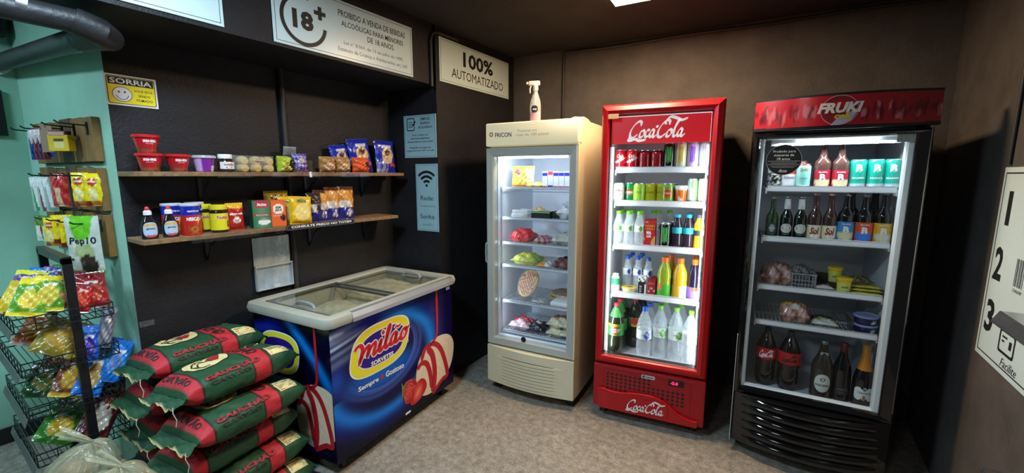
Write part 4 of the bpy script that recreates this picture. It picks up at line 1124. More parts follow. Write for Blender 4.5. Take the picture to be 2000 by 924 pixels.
py_ = bottle('water_bottle', 'large clear water bottle with a light green cap in the red cooler', 'large green capped water bottles', big(.0448, .335), WATER, (.0155, .310, .333, GCAP), [(.140, .200, .0446, .0446, big_label('#5fae2c'))], texts=[('água', .022, .012, .172, .0454, GREYINK, dict())], loc=FP('R', .363, .15, .386), rz=RA)
for u, wd in ((.454, .14), (.535, .105), (.386, .262), (.480, .245)): inR(py_, u, wd, .386)

# ------------------------------------------------------------------ contents of the black cooler
KA = FA('K')
def inK(proto, u, wd, z, label=None): return dup(proto, FP('K', u, wd, z), KA, label or row(proto, wd))
z1 = 1.434
can('beer_can', 'dark printed beer can behind the black round sticker', None, .033, .122, lambda a, z: C('#b8b8a8') if (z < .5 and wob(a * 5, z * 14, 2) > .25) or (z > .62 and wob(a * 9, z * 20, 1) > 0) else C('#171b1c'), [('PAMPA', .036, .010, .070, WHITEINK, dict(bold=.03))], loc=FP('K', .110, .149, z1), rz=KA)
can('beer_can', 'white and red beer can with blue script in the black cooler', None, .033, .122, lambda a, z: C('#c8321e') if z > .60 else w3, [('Budweiser', .050, .016, .055, M_('#22307a'), dict(shear=.35))], loc=FP('K', .172, .149, z1), rz=KA)
can('beer_can', 'mint green beer can with brown lettering in the black cooler', None, .031, .122, lambda a, z: C('#8fd0c4') if z < .93 else C('#7a3026'), [('Spritz', .040, .022, .092, M_('#9a7a48'), dict(shear=.3, bold=.02)), ('LEMON', .03, .007, .05, M_('#3a6a66'), dict())], loc=FP('K', .231, .135, z1), rz=KA)
can('beer_can', 'brown beer can standing behind the mint green can', None, .033, .137, solid('#6e2a22'), loc=FP('K', .228, .205, z1), rz=KA)
STUB = lambda R, H: [(R * .9, 0), (R, .004), (R, H * .52), (R * .93, H * .60), (R * .52, H * .68), (R * .47, H * .74), (.0125, H * .93), (.0135, H * .945), (.0135, H * .985)]
def blab(bg, half, hy=.38):
    def f(a, z):
        if abs(a) > 1.25: return C('#3a0c10') if bg == '#a8142c' else C(bg)
        if (a / 1.05) ** 2 + ((z - hy) / .40) ** 2 < 1 and z < hy: return C(half)
        return C(bg)
    return f
def craft(label, bg, half, u, z0, H=.222, bm=None, group=None, R=.0345, ch=.084):
    t = bottle('beer_bottle', label, group, STUB(R, H), bm or AMBER, (.0145, H * .965, H, mat('crown_cap', (.25, .24, .23), .35, metal=.8)), [(.006, .006 + ch, R + .0006, R + .0006, blab(bg, half))], loc=FP('K', u, .149, z0), rz=KA)
    mk('lettering', oncyl(Tfit('B', .024, .033, bold=.05), R + .0012, .006 + ch * .58), WHITEINK, t)
    mk('lettering', oncyl(Tfit('BELLAVISTA', .036, .006, bold=.03), R + .0012, .006 + ch * .88), WHITEINK, t)
    return t
p = craft('clear beer bottle with a crimson label and a letter B on the top shelf', '#a8142c', '#d8c8a0', .309, z1, bm=FLINT, group='crimson label beer bottles')
inK(p, .381, .149, z1)
def tealcan(a, z):
    return C('#c3cfd2') if z < .18 else C('#169c86')
g = 'teal beer cans'
p = can('beer_can', 'teal beer can with a white letter B in the black cooler', g, .033, .140, tealcan, [('B', .026, .036, .098, WHITEINK, dict(bold=.06)), ('BELLAVISTA', .050, .008, .052, WHITEINK, dict(bold=.04))], loc=FP('K', .449, .149, z1), rz=KA)
for u, wd in ((.5155, .149), (.5755, .153), (.449, .222), (.516, .222)): inK(p, u, wd, z1)
# second shelf
z2 = 1.176
LONG = lambda R, H: [(R * .9, 0), (R, .004), (R, H * .46), (R * .90, H * .54), (R * .48, H * .66), (.0125, H * .80), (.0120, H * .94), (.0135, H * .95), (.0135, H * .985)]
CROWN = mat('crown_cap')
def longneck(label, u, bm, H=.212, R=.0285, capm=None, group=None, labels=(), texts=()):
    return bottle('beer_bottle', label, group, LONG(R, H), bm, (.0145, H * .962, H, capm or CROWN), labels, texts=texts, loc=FP('K', u, .145, z2), rz=KA)
t = longneck('green glass beer bottle with a dark oval label in the black cooler', .116, GREENB, H=.210)
oval_label(t, .0292, .050, .026, .030, M_('#2c3a3c')); oval_label(t, .0296, .050, .012, .020, M_('#8fa0a0'), 'inner_oval'); mk('label_band', oncyl(drop(flat([(-.026, -.004), (.026, -.004), (.026, .004), (-.026, .004)])), .0300, .050), M_('#18221f'), t)
mk('lettering', oncyl(Tfit('HEINEKEN', .030, .005, bold=.02), .0304, .050), WHITEINK, t)
NECKW = lambda H: (H * .70, H * .945, .0195 * .95, .0130, solid('#c9cdca'))
p = longneck('dark green beer bottle with a white neck and shield label', .179, DKGREENB, H=.215, group='white neck beer bottles', labels=[(.150, .203, .0150, .0131, solid('#c6cac8'))])
oval_label(p, .0292, .052, .027, .024, M_('#c6c8be'), p=2.0); mk('red_label', oncyl(drop(flat(rrect(-.017, .017, -.009, .009, .003))), .0297, .055), M_('#b3242c'), p)
mk('lettering', join(oncyl(Tfit('STELLA', .027, .006, bold=.03), .0302, .0590), oncyl(Tfit('ARTOIS', .027, .006, bold=.03), .0302, .0512)), WHITEINK, p)
inK(p, .239, .145, z2)
def sol(a, z):
    return C('#d8c48a') if math.sin(a * 9 + z * 6) > .4 and a < .1 else C('#e3ddc6')
p = longneck('beer bottle with a cream label and red script in the black cooler', .299, mat('brown_beer', (.055, .024, .018), .08, coat=.4), H=.232, R=.030, capm=mat('rose_cap', C('#b8707a'), .35), group='cream label beer bottles', labels=[(.010, .075, .0304, .0304, sol)], texts=[('Sol', .040, .036, .046, .0310, M_('#8e1f24'), dict(shear=.2, bold=.04))])
inK(p, .361, .145, z2)
craft('black craft beer bottle with a blue label and a letter B', '#3f86c8', '#d9cf9a', .4245, z2, H=.230, bm=BLACKB, ch=.092)
craft('dark craft beer bottle with an orange label and a letter B', '#d8502a', '#2b78d8', .4955, z2, H=.228, bm=BLACKB, ch=.092)
craft('dark craft beer bottle with a yellow label and a letter B', '#e0ac1e', '#dcd8b8', .5665, z2, H=.240, bm=BLACKB, ch=.092)
inK(bottle('beer_bottle', 'plain black bottle in the second row of the black cooler', 'second row black bottles', STUB(.035, .24), BLACKB, (.0145, .232, .24, CROWN), loc=FP('K', .455, .23, z2), rz=KA), .545, .23, z2)
# third and fourth shelves: meat packs, basket, tubs
def meat(seed, base='#a8685c', fat='#d8b8a4', dark='#5a2a26'):
    b, f_, d = C(base), C(fat), C(dark)
    def fn(u, v, s=-1):
        q = wob(u * 9, v * 8, seed)
        return mix(mix(b, f_, sm(q * 1.6)), d, sm(-q * 1.4 - .1))
    return fn
def flatbag(name, label, L_, W_, T_, fn, loc, rz, cat='packet', tilt=0., seed=0., m=None, texts=(), **k):
    """packet lying down: length along local x, top face up; loc is the centre of its underside"""
    t = thing(name, label, cat, loc, rz, None)
    V, F, c = pillow(L_, W_, T_, fn, seed=seed, **k)
    V = [(x, z - W_ / 2, max(-y + T_ * .42, .0005) + tilt * (z - W_ / 2 + W_ / 2)) for x, y, z in V]
    mk('packet_body', (V, F), m or VCF, t, 'all', c)
    for s_, wd, ht, x, y, mm, kw in texts:
        V2, F2 = Tfit(s_, wd, ht, **kw)
        mk('lettering', ([(x + a, y + b, T_ * .92 + .003 + tilt * (y + b + W_ / 2)) for a, b in V2], F2), mm, t)
    return t
z3, z4 = .917, .723
flatbag('meat_pack', 'vacuum pack of sliced meat on the third shelf of the black cooler', .150, .16, .105, meat(1., '#9a6a62', '#c9a99c'), FP('K', .162, .215, z3), KA, seed=1., wr=.5, a=5, b=5)
t = thing('wire_basket', 'grey plastic basket beside the sliced meat pack', 'basket', FP('K', .278, .19, z3), KA)
gb = mat('grey_basket', C('#8b8f90'), .45)
mk('basket_rim', tube([(-.052, -.06, .075), (.052, -.06, .075), (.055, .10, .080), (-.055, .10, .080)], .004, 6, True), gb, t)
mk('basket_bars', join(*[box(-.05 + i * .0143, -.047 + i * .0143, -.058, -.055, 0, .075) for i in range(8)], *[box(-.05, .05, -.0585, -.0555, z, z + .004) for z in (0, .02, .04)], *[box(s - .0015, s + .0015, -.055 + j * .022, -.052 + j * .022, 0, .075) for s in (-.05, .05) for j in range(8)], box(-.05, .05, -.055, .10, 0, .003)), gb, t)['kind'] = 'stuff'
flatbag('frozen_pack', 'dark grey wrapped pack lying in the grey basket', .095, .13, .05, meat(5., '#6a6664', '#a09c98', '#2a2828'), FP('K', .278, .21, z3 + .060), KA, seed=3., wr=.6)
flatbag('meat_pack', 'thin dark meat pack between the basket and the yellow tub', .085, .12, .03, lambda u, v, s: C('#d8d0c8') if v < .18 else C('#5a2420'), FP('K', .367, .19, z3), KA, seed=4.)
t = carton('cheese_box', 'small black box behind the thin meat pack', .055, .04, .055, solid('#141416'), FP('K', .372, .245, z3 + .012), KA, side='#141416')
def tub(label, u, wd, z, r=.0325, h=.076):
    t = thing('yellow_tub', label, 'tub', FP('K', u, wd, z), KA)
    vf, c = lcol([(r * .80, 0), (r * .82, .002)] + [(r * (.82 + .13 * i / 8), .002 + (h - .016) * i / 8) for i in range(1, 9)], 26, lambda a, z_: C('#c9cf6a') if z_ < h * .62 and abs(a) < 1.2 else C('#e4c42a')); mk('tub_body', vf, VCG, t, True, c)
    mk('tub_lid', lathe([(r * 1.0, h - .014), (r * 1.04, h - .012), (r * 1.04, h - .002), (r * .98, h), (0, h)], 26), M_('#e8bc16'), t, True)
    mk('lettering', oncyl(Tfit('PATÊ', .026, .010, bold=.03), r * .93, h * .42), M_('#3a4a1c'), t)
    return t
tub('small yellow lidded tub at the shelf front in the black cooler', .446, .145, z3)
tub('small yellow lidded tub standing behind the other tub', .424, .25, z3 + .03)
carton('spread_box', 'low dark box under the rear yellow tub', .07, .07, .029, solid('#2a2422'), FP('K', .424, .215, z3), KA, side='#2a2422')
for i in range(3):
    flatbag('cheese_pack', ['yellow edged cold cut pack at the bottom of a pile of three', 'yellow edged cold cut pack in the middle of a pile of three', 'yellow edged cold cut pack at the top of a pile of three'][i], .125, .13, .014, lambda u, v, s, i=i: C('#d9d24a') if v < .22 or abs(u - .5) > .43 else mix(C('#a8643a'), C('#5a5a20'), sm(wob(u * 7, v * 7, i) + .4)), FP('K', .536, .185 + i * .012, z3 + i * .014), KA, seed=i, wr=.3)
flatbag('herb_bag', 'loose bag of greens behind the cold cut pile', .11, .07, .06, meat(7., '#5a5a34', '#8a8a4a', '#3a2a1c'), FP('K', .54, .315, z3), KA, seed=6.)
flatbag('meat_pack', 'thick pack of mortadella with a white sticker on the fourth shelf', .135, .15, .098, lambda u, v, s: C('#d8d4cc') if (.3 < u < .62 and .10 < v < .30) else (C('#c99a4a') if v > .30 else meat(2., '#b87a70', '#d8b0a4')(u, v)), FP('K', .256, .205, z4), KA, seed=2., wr=.35, a=5, b=5)
flatbag('snack_bag', 'green topped white bag beside the mortadella', .115, .14, .04, lambda u, v, s: C('#c8ccc2') if v < .30 + .05 * math.sin(u * 20) else (C('#8a9434') if v < .45 else C('#2e3230')), FP('K', .388, .20, z4), KA, seed=8., wr=.5)
t = thing('wire_basket', 'dark wire basket between the white bag and the round tubs', 'basket', FP('K', .470, .20, z4), KA)
mk('basket_wires', join(*[tube([(-.03 + i * .010, -.06, .0015), (-.03 + i * .010, -.06, .045), (-.03 + i * .010, -.058, .046)], .0013, 5) for i in range(7)], *[tube([(-.03, -.06, z), (.032, -.06, z), (.032, .10, z), (-.03, .10, z)], .0016, 5, True) for z in (.003, .045)], *[tube([(.032, -.05 + j * .02, .003), (.032, -.05 + j * .02, .045)], .0013, 5) for j in range(8)]), mat('dark_wire', (.09, .09, .085), .4, metal=.6), t)['kind'] = 'stuff'
def rtub(label, z):
    t = thing('round_tub', label, 'tub', FP('K', .552, .165, z), KA)
    vf, c = lcol([(.042, 0), (.045, .003), (.046, .012), (.0475, .030), (.048, .034)], 28, lambda a, zz: C('#e0e0e4') if abs(a - .5) < .22 and .008 < zz < .028 else C('#141a4a')); mk('tub_body', vf, VCG, t, True, c)
    mk('tub_lid', lathe([(.0495, .034), (.051, .036), (.051, .042), (.047, .044), (.044, .041), (0, .041)], 28), mat('pale_blue_lid', C('#8c9cc8'), .3), t, True)
rtub('round navy tub with a pale blue lid, lower of two', z4); rtub('round navy tub with a pale blue lid, stacked on another', z4 + .0445)
# bottom
zf = .353
def redlab(a, z): return C('#c01a22') if z > .03 else C('#801018')
p = bottle('cola_bottle', 'large cola bottle with a red label and white script in the black cooler', None, big(.050, .325), COLA, (.0155, .300, .322, M_('#1a1a1c')), [(.150, .215, .0500, .0500, redlab)], loc=FP('K', .146, .165, zf), rz=KA)
V, F = cola(0, 0, .075, .045); mk('lettering', oncyl(drop((V, F)), .0506, .184), WHITEINK, p)
p2 = bottle('cola_bottle', 'large cola bottle with a red label and dark script in the black cooler', None, big(.052, .325), COLA, (.0155, .300, .322, M_('#1a1a1c')), [(.148, .215, .0520, .0520, redlab)], loc=FP('K', .252, .150, zf), rz=KA)
mk('lettering', oncyl(drop((V, F)), .0526, .182), INK, p2)
t = bottle('beer_bottle', 'one litre brown beer bottle with a white oval label in the black cooler', None, [(.040, 0), (.047, .005), (.0475, .155), (.043, .185), (.026, .225), (.0185, .25), (.0150, .285), (.0155, .293)], mat('dull_amber_glass', (.035, .026, .020), .1, coat=.3), (.0165, .286, .302, CROWN), [], loc=FP('K', .396, .135, zf), rz=KA)
oval_label(t, .0481, .088, .036, .048, M_('#c9ccc4'), p=2.1); mk('lettering', oncyl(Tfit('PORTEÑA', .060, .012, bold=.03), .0487, .078), INK, t); mk('label_picture', oncyl(drop(flat(ell(0, 0, .012, .009, 16))), .0487, .108), M_('#4a4a42'), t)
mk('neck_label', oncyl(drop(flat(rrect(-.018, .018, -.008, .008, .004))), .0262, .238), M_('#9a9c94'), t)
t = bottle('wine_bottle', 'dark wine bottle with a small dark label beside the beer bottle', None, [(.036, 0), (.041, .005), (.0405, .15), (.036, .185), (.018, .235), (.0145, .26), (.0145, .30)], BLACKB, (.0155, .255, .302, M_('#5a1418')), [], loc=FP('K', .481, .150, zf), rz=KA)
oval_label(t, .0417, .055, .030, .020, M_('#2e2e2c'), p=4); mk('lettering', join(oncyl(Tfit('RESERVA', .04, .006), .0424, .066), oncyl(Tfit('TINTO', .03, .005), .0424, .050)), M_('#8a8a80'), t)
t = bottle('sparkling_wine_bottle', 'dark sparkling wine bottle with orange foil and a white label', None, [(.039, 0), (.0435, .006), (.0435, .13), (.038, .165), (.022, .215), (.0165, .25), (.0165, .295)], BLACKB, None, [], loc=FP('K', .565, .130, zf), rz=KA)
vf, c = lcol([(.0310, .188), (.0235, .215), (.0178, .25), (.0175, .29), (.0185, .300), (.0165, .315), (0, .317)], 24, lambda a, z: mix(C('#d8892a'), C('#a8763a'), sm((z - .2) * 8))); mk('foil', vf, mat('foil_print', vc=True, rough=.3, metal=.3), t, True, c)
oval_label(t, .0440, .072, .042, .034, M_('#cfd6d4'), p=4.5); mk('lettering', oncyl(Tfit('TERRANOVA', .060, .010), .0446, .078), M_('#4a4a44'), t)
mk('label_seal', oncyl(drop(flat(ell(0, 0, .007, .007, 16))), .0446, .096), M_('#6a6656'), t); mk('label_tab', oncyl(drop(flat([(-.006, -.013), (.006, -.013), (.006, .013), (-.006, .013)])), .0446, .052), M_('#a8783a'), t)

# ------------------------------------------------------------------ contents of the cream freezer
FAA = FA('F')
def bagF(name, label, W_, H_, T_, fn, u, wd, z, tilt=.12, **k): return bag(name, label, W_, H_, T_, fn, FP('F', u, wd, z), FAA, tilt, **k)
def flF(name, label, L_, W_, T_, fn, u, wd, z, **k): return flatbag(name, label, L_, W_, T_, fn, FP('F', u, wd, z), FAA, **k)
s1, s2, s3, s4, s5, s6 = 1.420, 1.217, 1.047, .890, .638, .420
bagF('frozen_snack_bag', 'yellow frozen snack bag with a red logo on the top freezer shelf', .165, .138, .05, lambda u, v, s: C('#b8262c') if (u - .28) ** 2 + (v - .72) ** 2 < .025 else (C('#e8e2c8') if u > .72 and .25 < v < .8 else (C('#c8641c') if v < .10 else C('#ecc62e'))), .190, .15, s1, seed=2., wr=.5)
flF('frozen_snack_bag', 'small yellow packet lying on the top freezer shelf', .115, .07, .034, lambda u, v, s: C('#c8402a') if .36 < u < .5 else C('#e8c02a'), .298, .135, s1, seed=3., wr=.5)
bx = []
for i in range(6):
    top, bot = ('#2a2fb4', '#c83a4a') if i != 1 else ('#d0424e', '#2a2f9a')
    if i == 0:
        p = carton('frozen_food_box', 'narrow white frozen food box with blue top and red base', .036, .10, .102, lambda u, v: C('#2a2fb4') if v > .74 and v < .92 else (C('#c83a4a') if v < .1 else C('#dfe3f0')), FP('F', .373, .105, s1), FAA, side='#dde0ea', group='white frozen food boxes')
    elif i == 1:
        carton('frozen_food_box', 'narrow white frozen food box with red top and blue base', .036, .10, .105, lambda u, v: C('#d0424e') if v > .76 else (C('#2a2f9a') if v < .13 else C('#dfe3f0')), FP('F', .411, .105, s1), FAA, side='#dde0ea')
    else: dup(p, FP('F', .373 + .0377 * i, .105, s1), FAA)
t = thing('clear_tray', 'clear plastic tray of pastries on the second freezer shelf', 'tray', FP('F', .185, .175, s2), FAA)
mk('tray', join(rbox(-.062, .062, -.06, .08, 0, .030, .006, 2)), mat('clear_tray', (.75, .8, .82), .1, alpha=.35), t)
mk('tray_lid', rbox(-.058, .058, -.056, .076, .031, .052, .006, 2), mat('clear_tray'), t)
mk('pastry', xf(lathe([(.030, 0), (.042, .008), (.036, .020), (0, .024)], 18), (0, .01, .004)), M_('#cbbf96'), t, True)
flF('bread_bag', 'small bag of golden snacks behind the clear tray', .09, .07, .06, meat(2., '#c89a4a', '#dcb878', '#8a6a3a'), .235, .33, s2, seed=9.)
t = carton('burger_box', 'black and white frozen food box with an oval window on the second freezer shelf', .135, .13, .046, lambda u, v: C('#7fae4a') if v > .82 else C('#1c1e22'), FP('F', .335, .125, s2), FAA, side='#1c1e22')
mk('top_print', ([(x, y, .0466) for x, y in ((-.064, .004), (.062, .004), (.062, .124), (-.064, .124))], [(0, 1, 2, 3)]), M_('#dcdfe0'), t)
mk('oval_window', ([(x, y, .0472) for x, y in ell(0, .066, .042, .040, 28)], [tuple(range(28))]), M_('#8a8478'), t)
mk('green_stripe', ([(x, y, .0472) for x, y in ((-.064, .004), (.062, .004), (.062, .018), (-.064, .018))], [(0, 1, 2, 3)]), M_('#8fbf52'), t)
flF('frozen_bag', 'black frozen packet leaning beside the burger box', .07, .12, .05, solid('#1a1c20'), .425, .20, s2, seed=5.)
flF('frozen_bag', 'white lumpy bag of frozen dough on the second freezer shelf', .115, .17, .105, lambda u, v, s: mix(C('#e4e6ea'), C('#b8b8c0'), sm(wob(u * 8, v * 8, 3) + .2)), .505, .19, s2, seed=6., wr=.5)
flF('meat_pack', 'red vacuum meat pack on the third freezer shelf', .165, .15, .085, lambda u, v, s: mix(C('#c81f2a'), C('#e86a62'), sm(wob(u * 8, v * 8, 3) - .2)), .185, .185, s3, seed=7., wr=.5)
flF('meat_pack', 'white and red meat tray on the third freezer shelf', .105, .14, .05, meat(4., '#b8646a', '#dcd0cc', '#7a2a34'), .345, .175, s3, seed=8., wr=.5)
flF('frozen_bag', 'pale bag of frozen dumplings on the third freezer shelf', .15, .17, .075, lambda u, v, s: mix(C('#cfccc0'), C('#9a9a8a'), sm(wob(u * 9, v * 9, 2))), .488, .19, s3, seed=9., wr=.6)
flF('frozen_bag', 'yellow and green vegetable bag on the fourth freezer shelf', .20, .16, .075, lambda u, v, s: mix(C('#b9c23a'), C('#e0d8a8'), sm(wob(u * 7, v * 6, 1) + .1)) if u < .75 else C('#9ab04a'), .215, .19, s4, seed=1., wr=.5)
flF('frozen_bag', 'orange and white frozen packet on the fourth freezer shelf', .10, .13, .035, lambda u, v, s: C('#e0a03a') if u < .6 else C('#dde0e4'), .365, .165, s4, seed=2., wr=.5)
flF('meat_pack', 'dark red meat pack with a black label on the fourth freezer shelf', .14, .16, .07, lambda u, v, s: C('#16161c') if v > .5 else mix(C('#6a3030'), C('#b8a8a8'), sm(wob(u * 9, v * 9, 5))), .492, .18, s4, seed=3., wr=.5)
def pizza_col(x, y, r, s=0):
    d = math.hypot(x, y) / r
    if d > .88: return C('#c3a45c')
    q = wob(x * 120, y * 110, s)
    return mix(mix(C('#8a4434'), C('#c9ac7a'), sm(q * 2.2)), C('#4a2018'), sm(-q * 1.5 - .2))
def pizza(label, u, wd, z, tilt, r=.10, rz=0., roll=0.):
    t = thing('frozen_pizza', label, 'pizza', FP('F', u, wd, z), FAA + rz, None, rx=tilt, ry=roll)
    V, F = blob(ell(0, 0, r, r, 36), 0, 0, 14)
    top = [(x, y, .016 + .003 * wob(x * 120, y * 110) * (math.hypot(x, y) < r * .88) - (.008 if math.hypot(x, y) > r * .97 else 0)) for x, y in V]
    mk('topping', (top, F), VCM, t, True, [pizza_col(x, y, r, u * 40) for x, y in V])
    mk('crust', lathe([(r * .94, 0), (r, .004), (r * .995, .010)], 36), M_('#b89a5a'), t, True)
    mk('wrapping', lathe([(r * 1.04, .000), (r * 1.08, .009), (r * 1.03, .020), (r * .6, .0235), (0, .024)], 36), mat('clear_wrap', (.8, .82, .84), .08, alpha=.07), t, True)
    return t
pizza('round frozen pizza propped upright against the freezer wall', .225, .19, s5 + .112, math.radians(62), rz=math.radians(-28))
pizza('round frozen pizza lying flat at the back of the fifth freezer shelf', .44, .34, s5 + .001, 0, r=.115)
pizza('round frozen pizza lying flat on top of another', .45, .335, s5 + .0265, 0, r=.115)
flF('foil_tray', 'silver foil wrapped tray in front of the pizzas', .12, .12, .030, lambda u, v, s: mix(C('#d0d4d8'), C('#6a6a60'), sm(wob(u * 8, v * 8, 1))), .335, .165, s5, m=mat('foil_film', vc=True, rough=.2, metal=.5, bump=(60, .5)), seed=2., wr=.5)
t = thing('foam_tray', 'white foam tray wrapped in film on the fifth freezer shelf', 'tray', FP('F', .487, .165, s5), FAA)
mk('tray', rbox(-.068, .068, -.06, .07, 0, .034, .012, 3), mat('white_foam', (.75, .76, .74), .6), t, True)
mk('tray_film', rbox(-.069, .069, -.061, .071, .034, .040, .003, 1), mat('clear_wrap'), t)
flF('meat_pack', 'red and clear vacuum pack of sausages at the freezer bottom', .165, .15, .075, lambda u, v, s: mix(C('#b8202c'), C('#e0b0b0'), sm(1.6 * wob(u * 6, v * 6, 3) + .1)) if v > .3 else C('#d8b8bc'), .180, .19, s6, seed=3., wr=.5)
flF('meat_pack', 'black labelled meat pack leaning on the red sausages', .135, .13, .065, lambda u, v, s: C('#c8c8cc') if ((u - .5) / .25) ** 2 + ((v - .5) / .15) ** 2 < 1 and wob(u * 16, v * 16) > 0 else C('#17141c'), .300, .19, s6, seed=4., wr=.5)
for i in range(2):
    flF('frozen_bag', ['bag of pale frozen potato sticks, lower of two at the freezer bottom', 'bag of frozen potato sticks with a brown band stacked on the lower bag'][i], .16, .17, .068, lambda u, v, s, i=i: mix(C('#d8cfae'), C('#b0a47c'), sm(math.sin(u * 40 + wob(u * 5, v * 9) * 6) - .2)) if not (i and .45 < v < .75) else C('#a8584a'), .468, .19, s6 + i * .062, seed=5. + i, wr=.5)
# spray bottle on top of the freezer
t = thing('spray_bottle', 'clear trigger spray bottle half full of pink liquid on the cream freezer', 'spray bottle', (-1.372, 2.345, 1.8285), math.radians(20))
mk('liquid', lathe([(.030, .003), (.033, .010), (.033, .062), (0, .062)], 24), mat('pink_liquid', C('#d8788e'), .2, alpha=.85), t, True)
mk('bottle_body', lathe([(.031, 0), (.0345, .008), (.0345, .10), (.031, .13), (.020, .165), (.0135, .185), (.0130, .20)], 24), mat('clear_pet'), t, True)
oval_label(t, .0350, .078, .022, .022, INK, 'round_label'); mk('lettering', oncyl(Tfit('duo', .026, .012, bold=.03), .0355, .078), WHITEINK, t)
mk('dip_tube', tube([(0, 0, .20), (0, 0, .008)], .002, 6), WHITEP, t)
hd = mk('spray_head', join(lathe([(.0155, .195), (.0165, .198), (.0165, .222), (.012, .226)], 18), rbox(-.045, .028, -.010, .010, .224, .252, .007, 2), xf(lathe([(.008, 0), (.008, .012)], 12), (-.045, 0, .240), ry=-R90)), mat('cream_plastic', C('#e6e0cc'), .4), t, True)
mk('trigger', tube([(-.028, 0, .226), (-.036, 0, .205), (-.034, 0, .180)], .005, 8), mat('cream_plastic'), hd, True)

V, F, c = pillow(.16, .10, .012, solid('#cfc4a8'), seed=3., wr=.8); V = [(x, z - .05, max(.0004, -y + .006)) for x, y, z in V]
o = tag(mk('folded_cloth', (V, F), VCM, None, 'all', c), 'flat cream cloth lying on the freezer top beside the spray bottle', 'cloth'); o.location = (-1.50, 2.40, 1.8285); o.rotation_euler = (0, 0, .3)
V, F, c = pillow(.12, .14, .03, solid('#d8c9a4'), seed=5., wr=.6); V = [(x, z - .07, max(.0004, -y + .014)) for x, y, z in V]
o = tag(mk('folded_cloth', (V, F), VCM, None, 'all', c), 'small cream bundle on the freezer top near the red cooler', 'cloth'); o.location = (-1.145, 2.50, 1.8285); o.rotation_euler = (0, 0, .2)
# ------------------------------------------------------------------ food shelves on the left wall
def LS(y, x, z): return (x, y, z)
SH = {'up': (1.515, .590, 2.040), 'lo': (1.225, .592, 1.975)}
ACR = glass('clear_acrylic', (.95, .95, .96), 1.6, .03)
for key, lab in (('up', 'upper wooden wall shelf carrying breads and spreads'), ('lo', 'lower wooden wall shelf carrying coffee and chocolate powder')):
    zt, ya, yb_ = SH[key]
    t = thing('wall_shelf', lab, 'shelf', (-2.458, ya, zt), R90)
    L_ = yb_ - ya
    mk('board', rbox(0, L_, -.208, 0, -.021, 0, .002, 1), WOOD, t)
    for x in (.30, .85, 1.25):
        b = mk('bracket', join(box(x - .008, x + .008, -.006, 0, -.16, -.022), box(x - .008, x + .008, -.16, 0, -.026, -.022)), BLKM, t)
        mk('brace', tube([(x, -.150, -.026), (x, -.06, -.075), (x, -.006, -.155)], .005, 6), BLKM, b)
    if key == 'up': mk('price_strip', box(.33, 1.19, -.2105, -.2090, -.027, .004), ACR, t).location.x = -.028
    else:
        mk('price_strip', box(.195, .625, -.2105, -.2090, -.034, .002), ACR, t).location.x = -.026
        st = mk('notice_strip', box(.628, 1.052, -.2115, -.2090, -.024, .006), INK, t)
        st.location.x = -.026
        mk('notice_border', ring([(.631, -.021), (1.049, -.021), (1.049, .003), (.631, .003)], [(.632, -.020), (1.048, -.020), (1.048, .002), (.632, .002)], -.2121), mat('dim_line', (.25, .25, .25), .5), st)
        mk('lettering', onflat(Tfit('CONSULTE PREÇO NO TOTEM', .375, .0155, bold=.03), .842, -.0085, -.2121), WHITEINK, st)
U = 1.5155; Lo = 1.2255
def mumu(label, y, z, x=-2.325, ang=0.):
    t = thing('spread_tub', label, 'tub', (x, y, z), R90 + ang)
    prof = [(.030, 0), (.032, .002)] + [(.032 + .0125 * i / 12, .002 + .064 * i / 12) for i in range(1, 13)]
    def fn(a, zz):
        v = zz / .066
        if v < .42 + .22 * abs(a) - .1 and math.sin(a * 5 + v * 9) > -.2 and abs(a) > .35: return C('#6e3a22')
        if v < .22: return C('#8a4a30')
        return C('#b81c24')
    vf, c = lcol(prof, 32, fn); mk('tub_body', vf, VCG, t, True, c)
    mk('tub_lid', lathe([(.0455, .064), (.0495, .066), (.0495, .073), (.046, .077), (0, .077)], 30), mat('red_lid', C('#c01f26'), .35), t, True)
    mk('lettering', oncyl(Tfit('mu-mu', .044, .011, bold=.05), lambda z_: .033 + .0125 * z_ / .066, .050), WHITEINK, t)
    mk('lettering', oncyl(Tfit('doce de leite', .026, .004), lambda z_: .033 + .0125 * z_ / .066, .040), WHITEINK, t)
    return t
mumu('red spread tub at the shelf end, carrying another tub', .668, U, ang=-.25)
mumu('red spread tub stacked on top of another', .664, U + .0775)
mumu('red spread tub standing alone beside the purple jar', .770, U)
t = thing('spread_jar', 'purple labelled spread tub with a clear lid', 'tub', (-2.325, .872, U), R90)
vf, c = lcol([(.032, 0), (.034, .002)] + [(.034 + .009 * i / 10, .002 + .060 * i / 10) for i in range(1, 11)], 30, lambda a, z: C('#d8d0d8') if (a > .45 and z < .03) else (C('#c9a0d0') if a < -.6 else C('#7d2a94'))); mk('tub_body', vf, VCG, t, True, c)
mk('tub_lid', lathe([(.044, .062), (.0485, .064), (.0485, .071), (.045, .076), (0, .076)], 30), mat('grey_clear_lid', (.55, .58, .58), .15, alpha=.7), t, True)
t = thing('hazelnut_jar', 'small jar of hazelnut spread with a white lid and label', 'jar', (-2.325, .962, U), R90)
mk('jar', lathe([(.030, 0), (.035, .006), (.036, .045), (.033, .056), (.028, .062), (.028, .066)], 28), mat('hazelnut_cream', C('#3a2018'), .12, coat=.4), t, True)
mk('jar_lid', lathe([(.030, .064), (.0305, .066), (.0305, .082), (.029, .085), (0, .085)], 28), WHITEP, t, True)
V, F = lathe([(.0365, .014), (.0365, .048)], 28, math.radians(-150), math.radians(-30)); mk('jar_label', (V, F), M_('#dedfdc'), t, True)
mk('lettering', oncyl(Tfit('nutella', .042, .011, bold=.03), .0371, .036), M_('#a82a24'), t); mk('label_picture', oncyl(drop(flat(ell(0, 0, .014, .005, 16))), .0371, .022), M_('#6a4a34'), t)
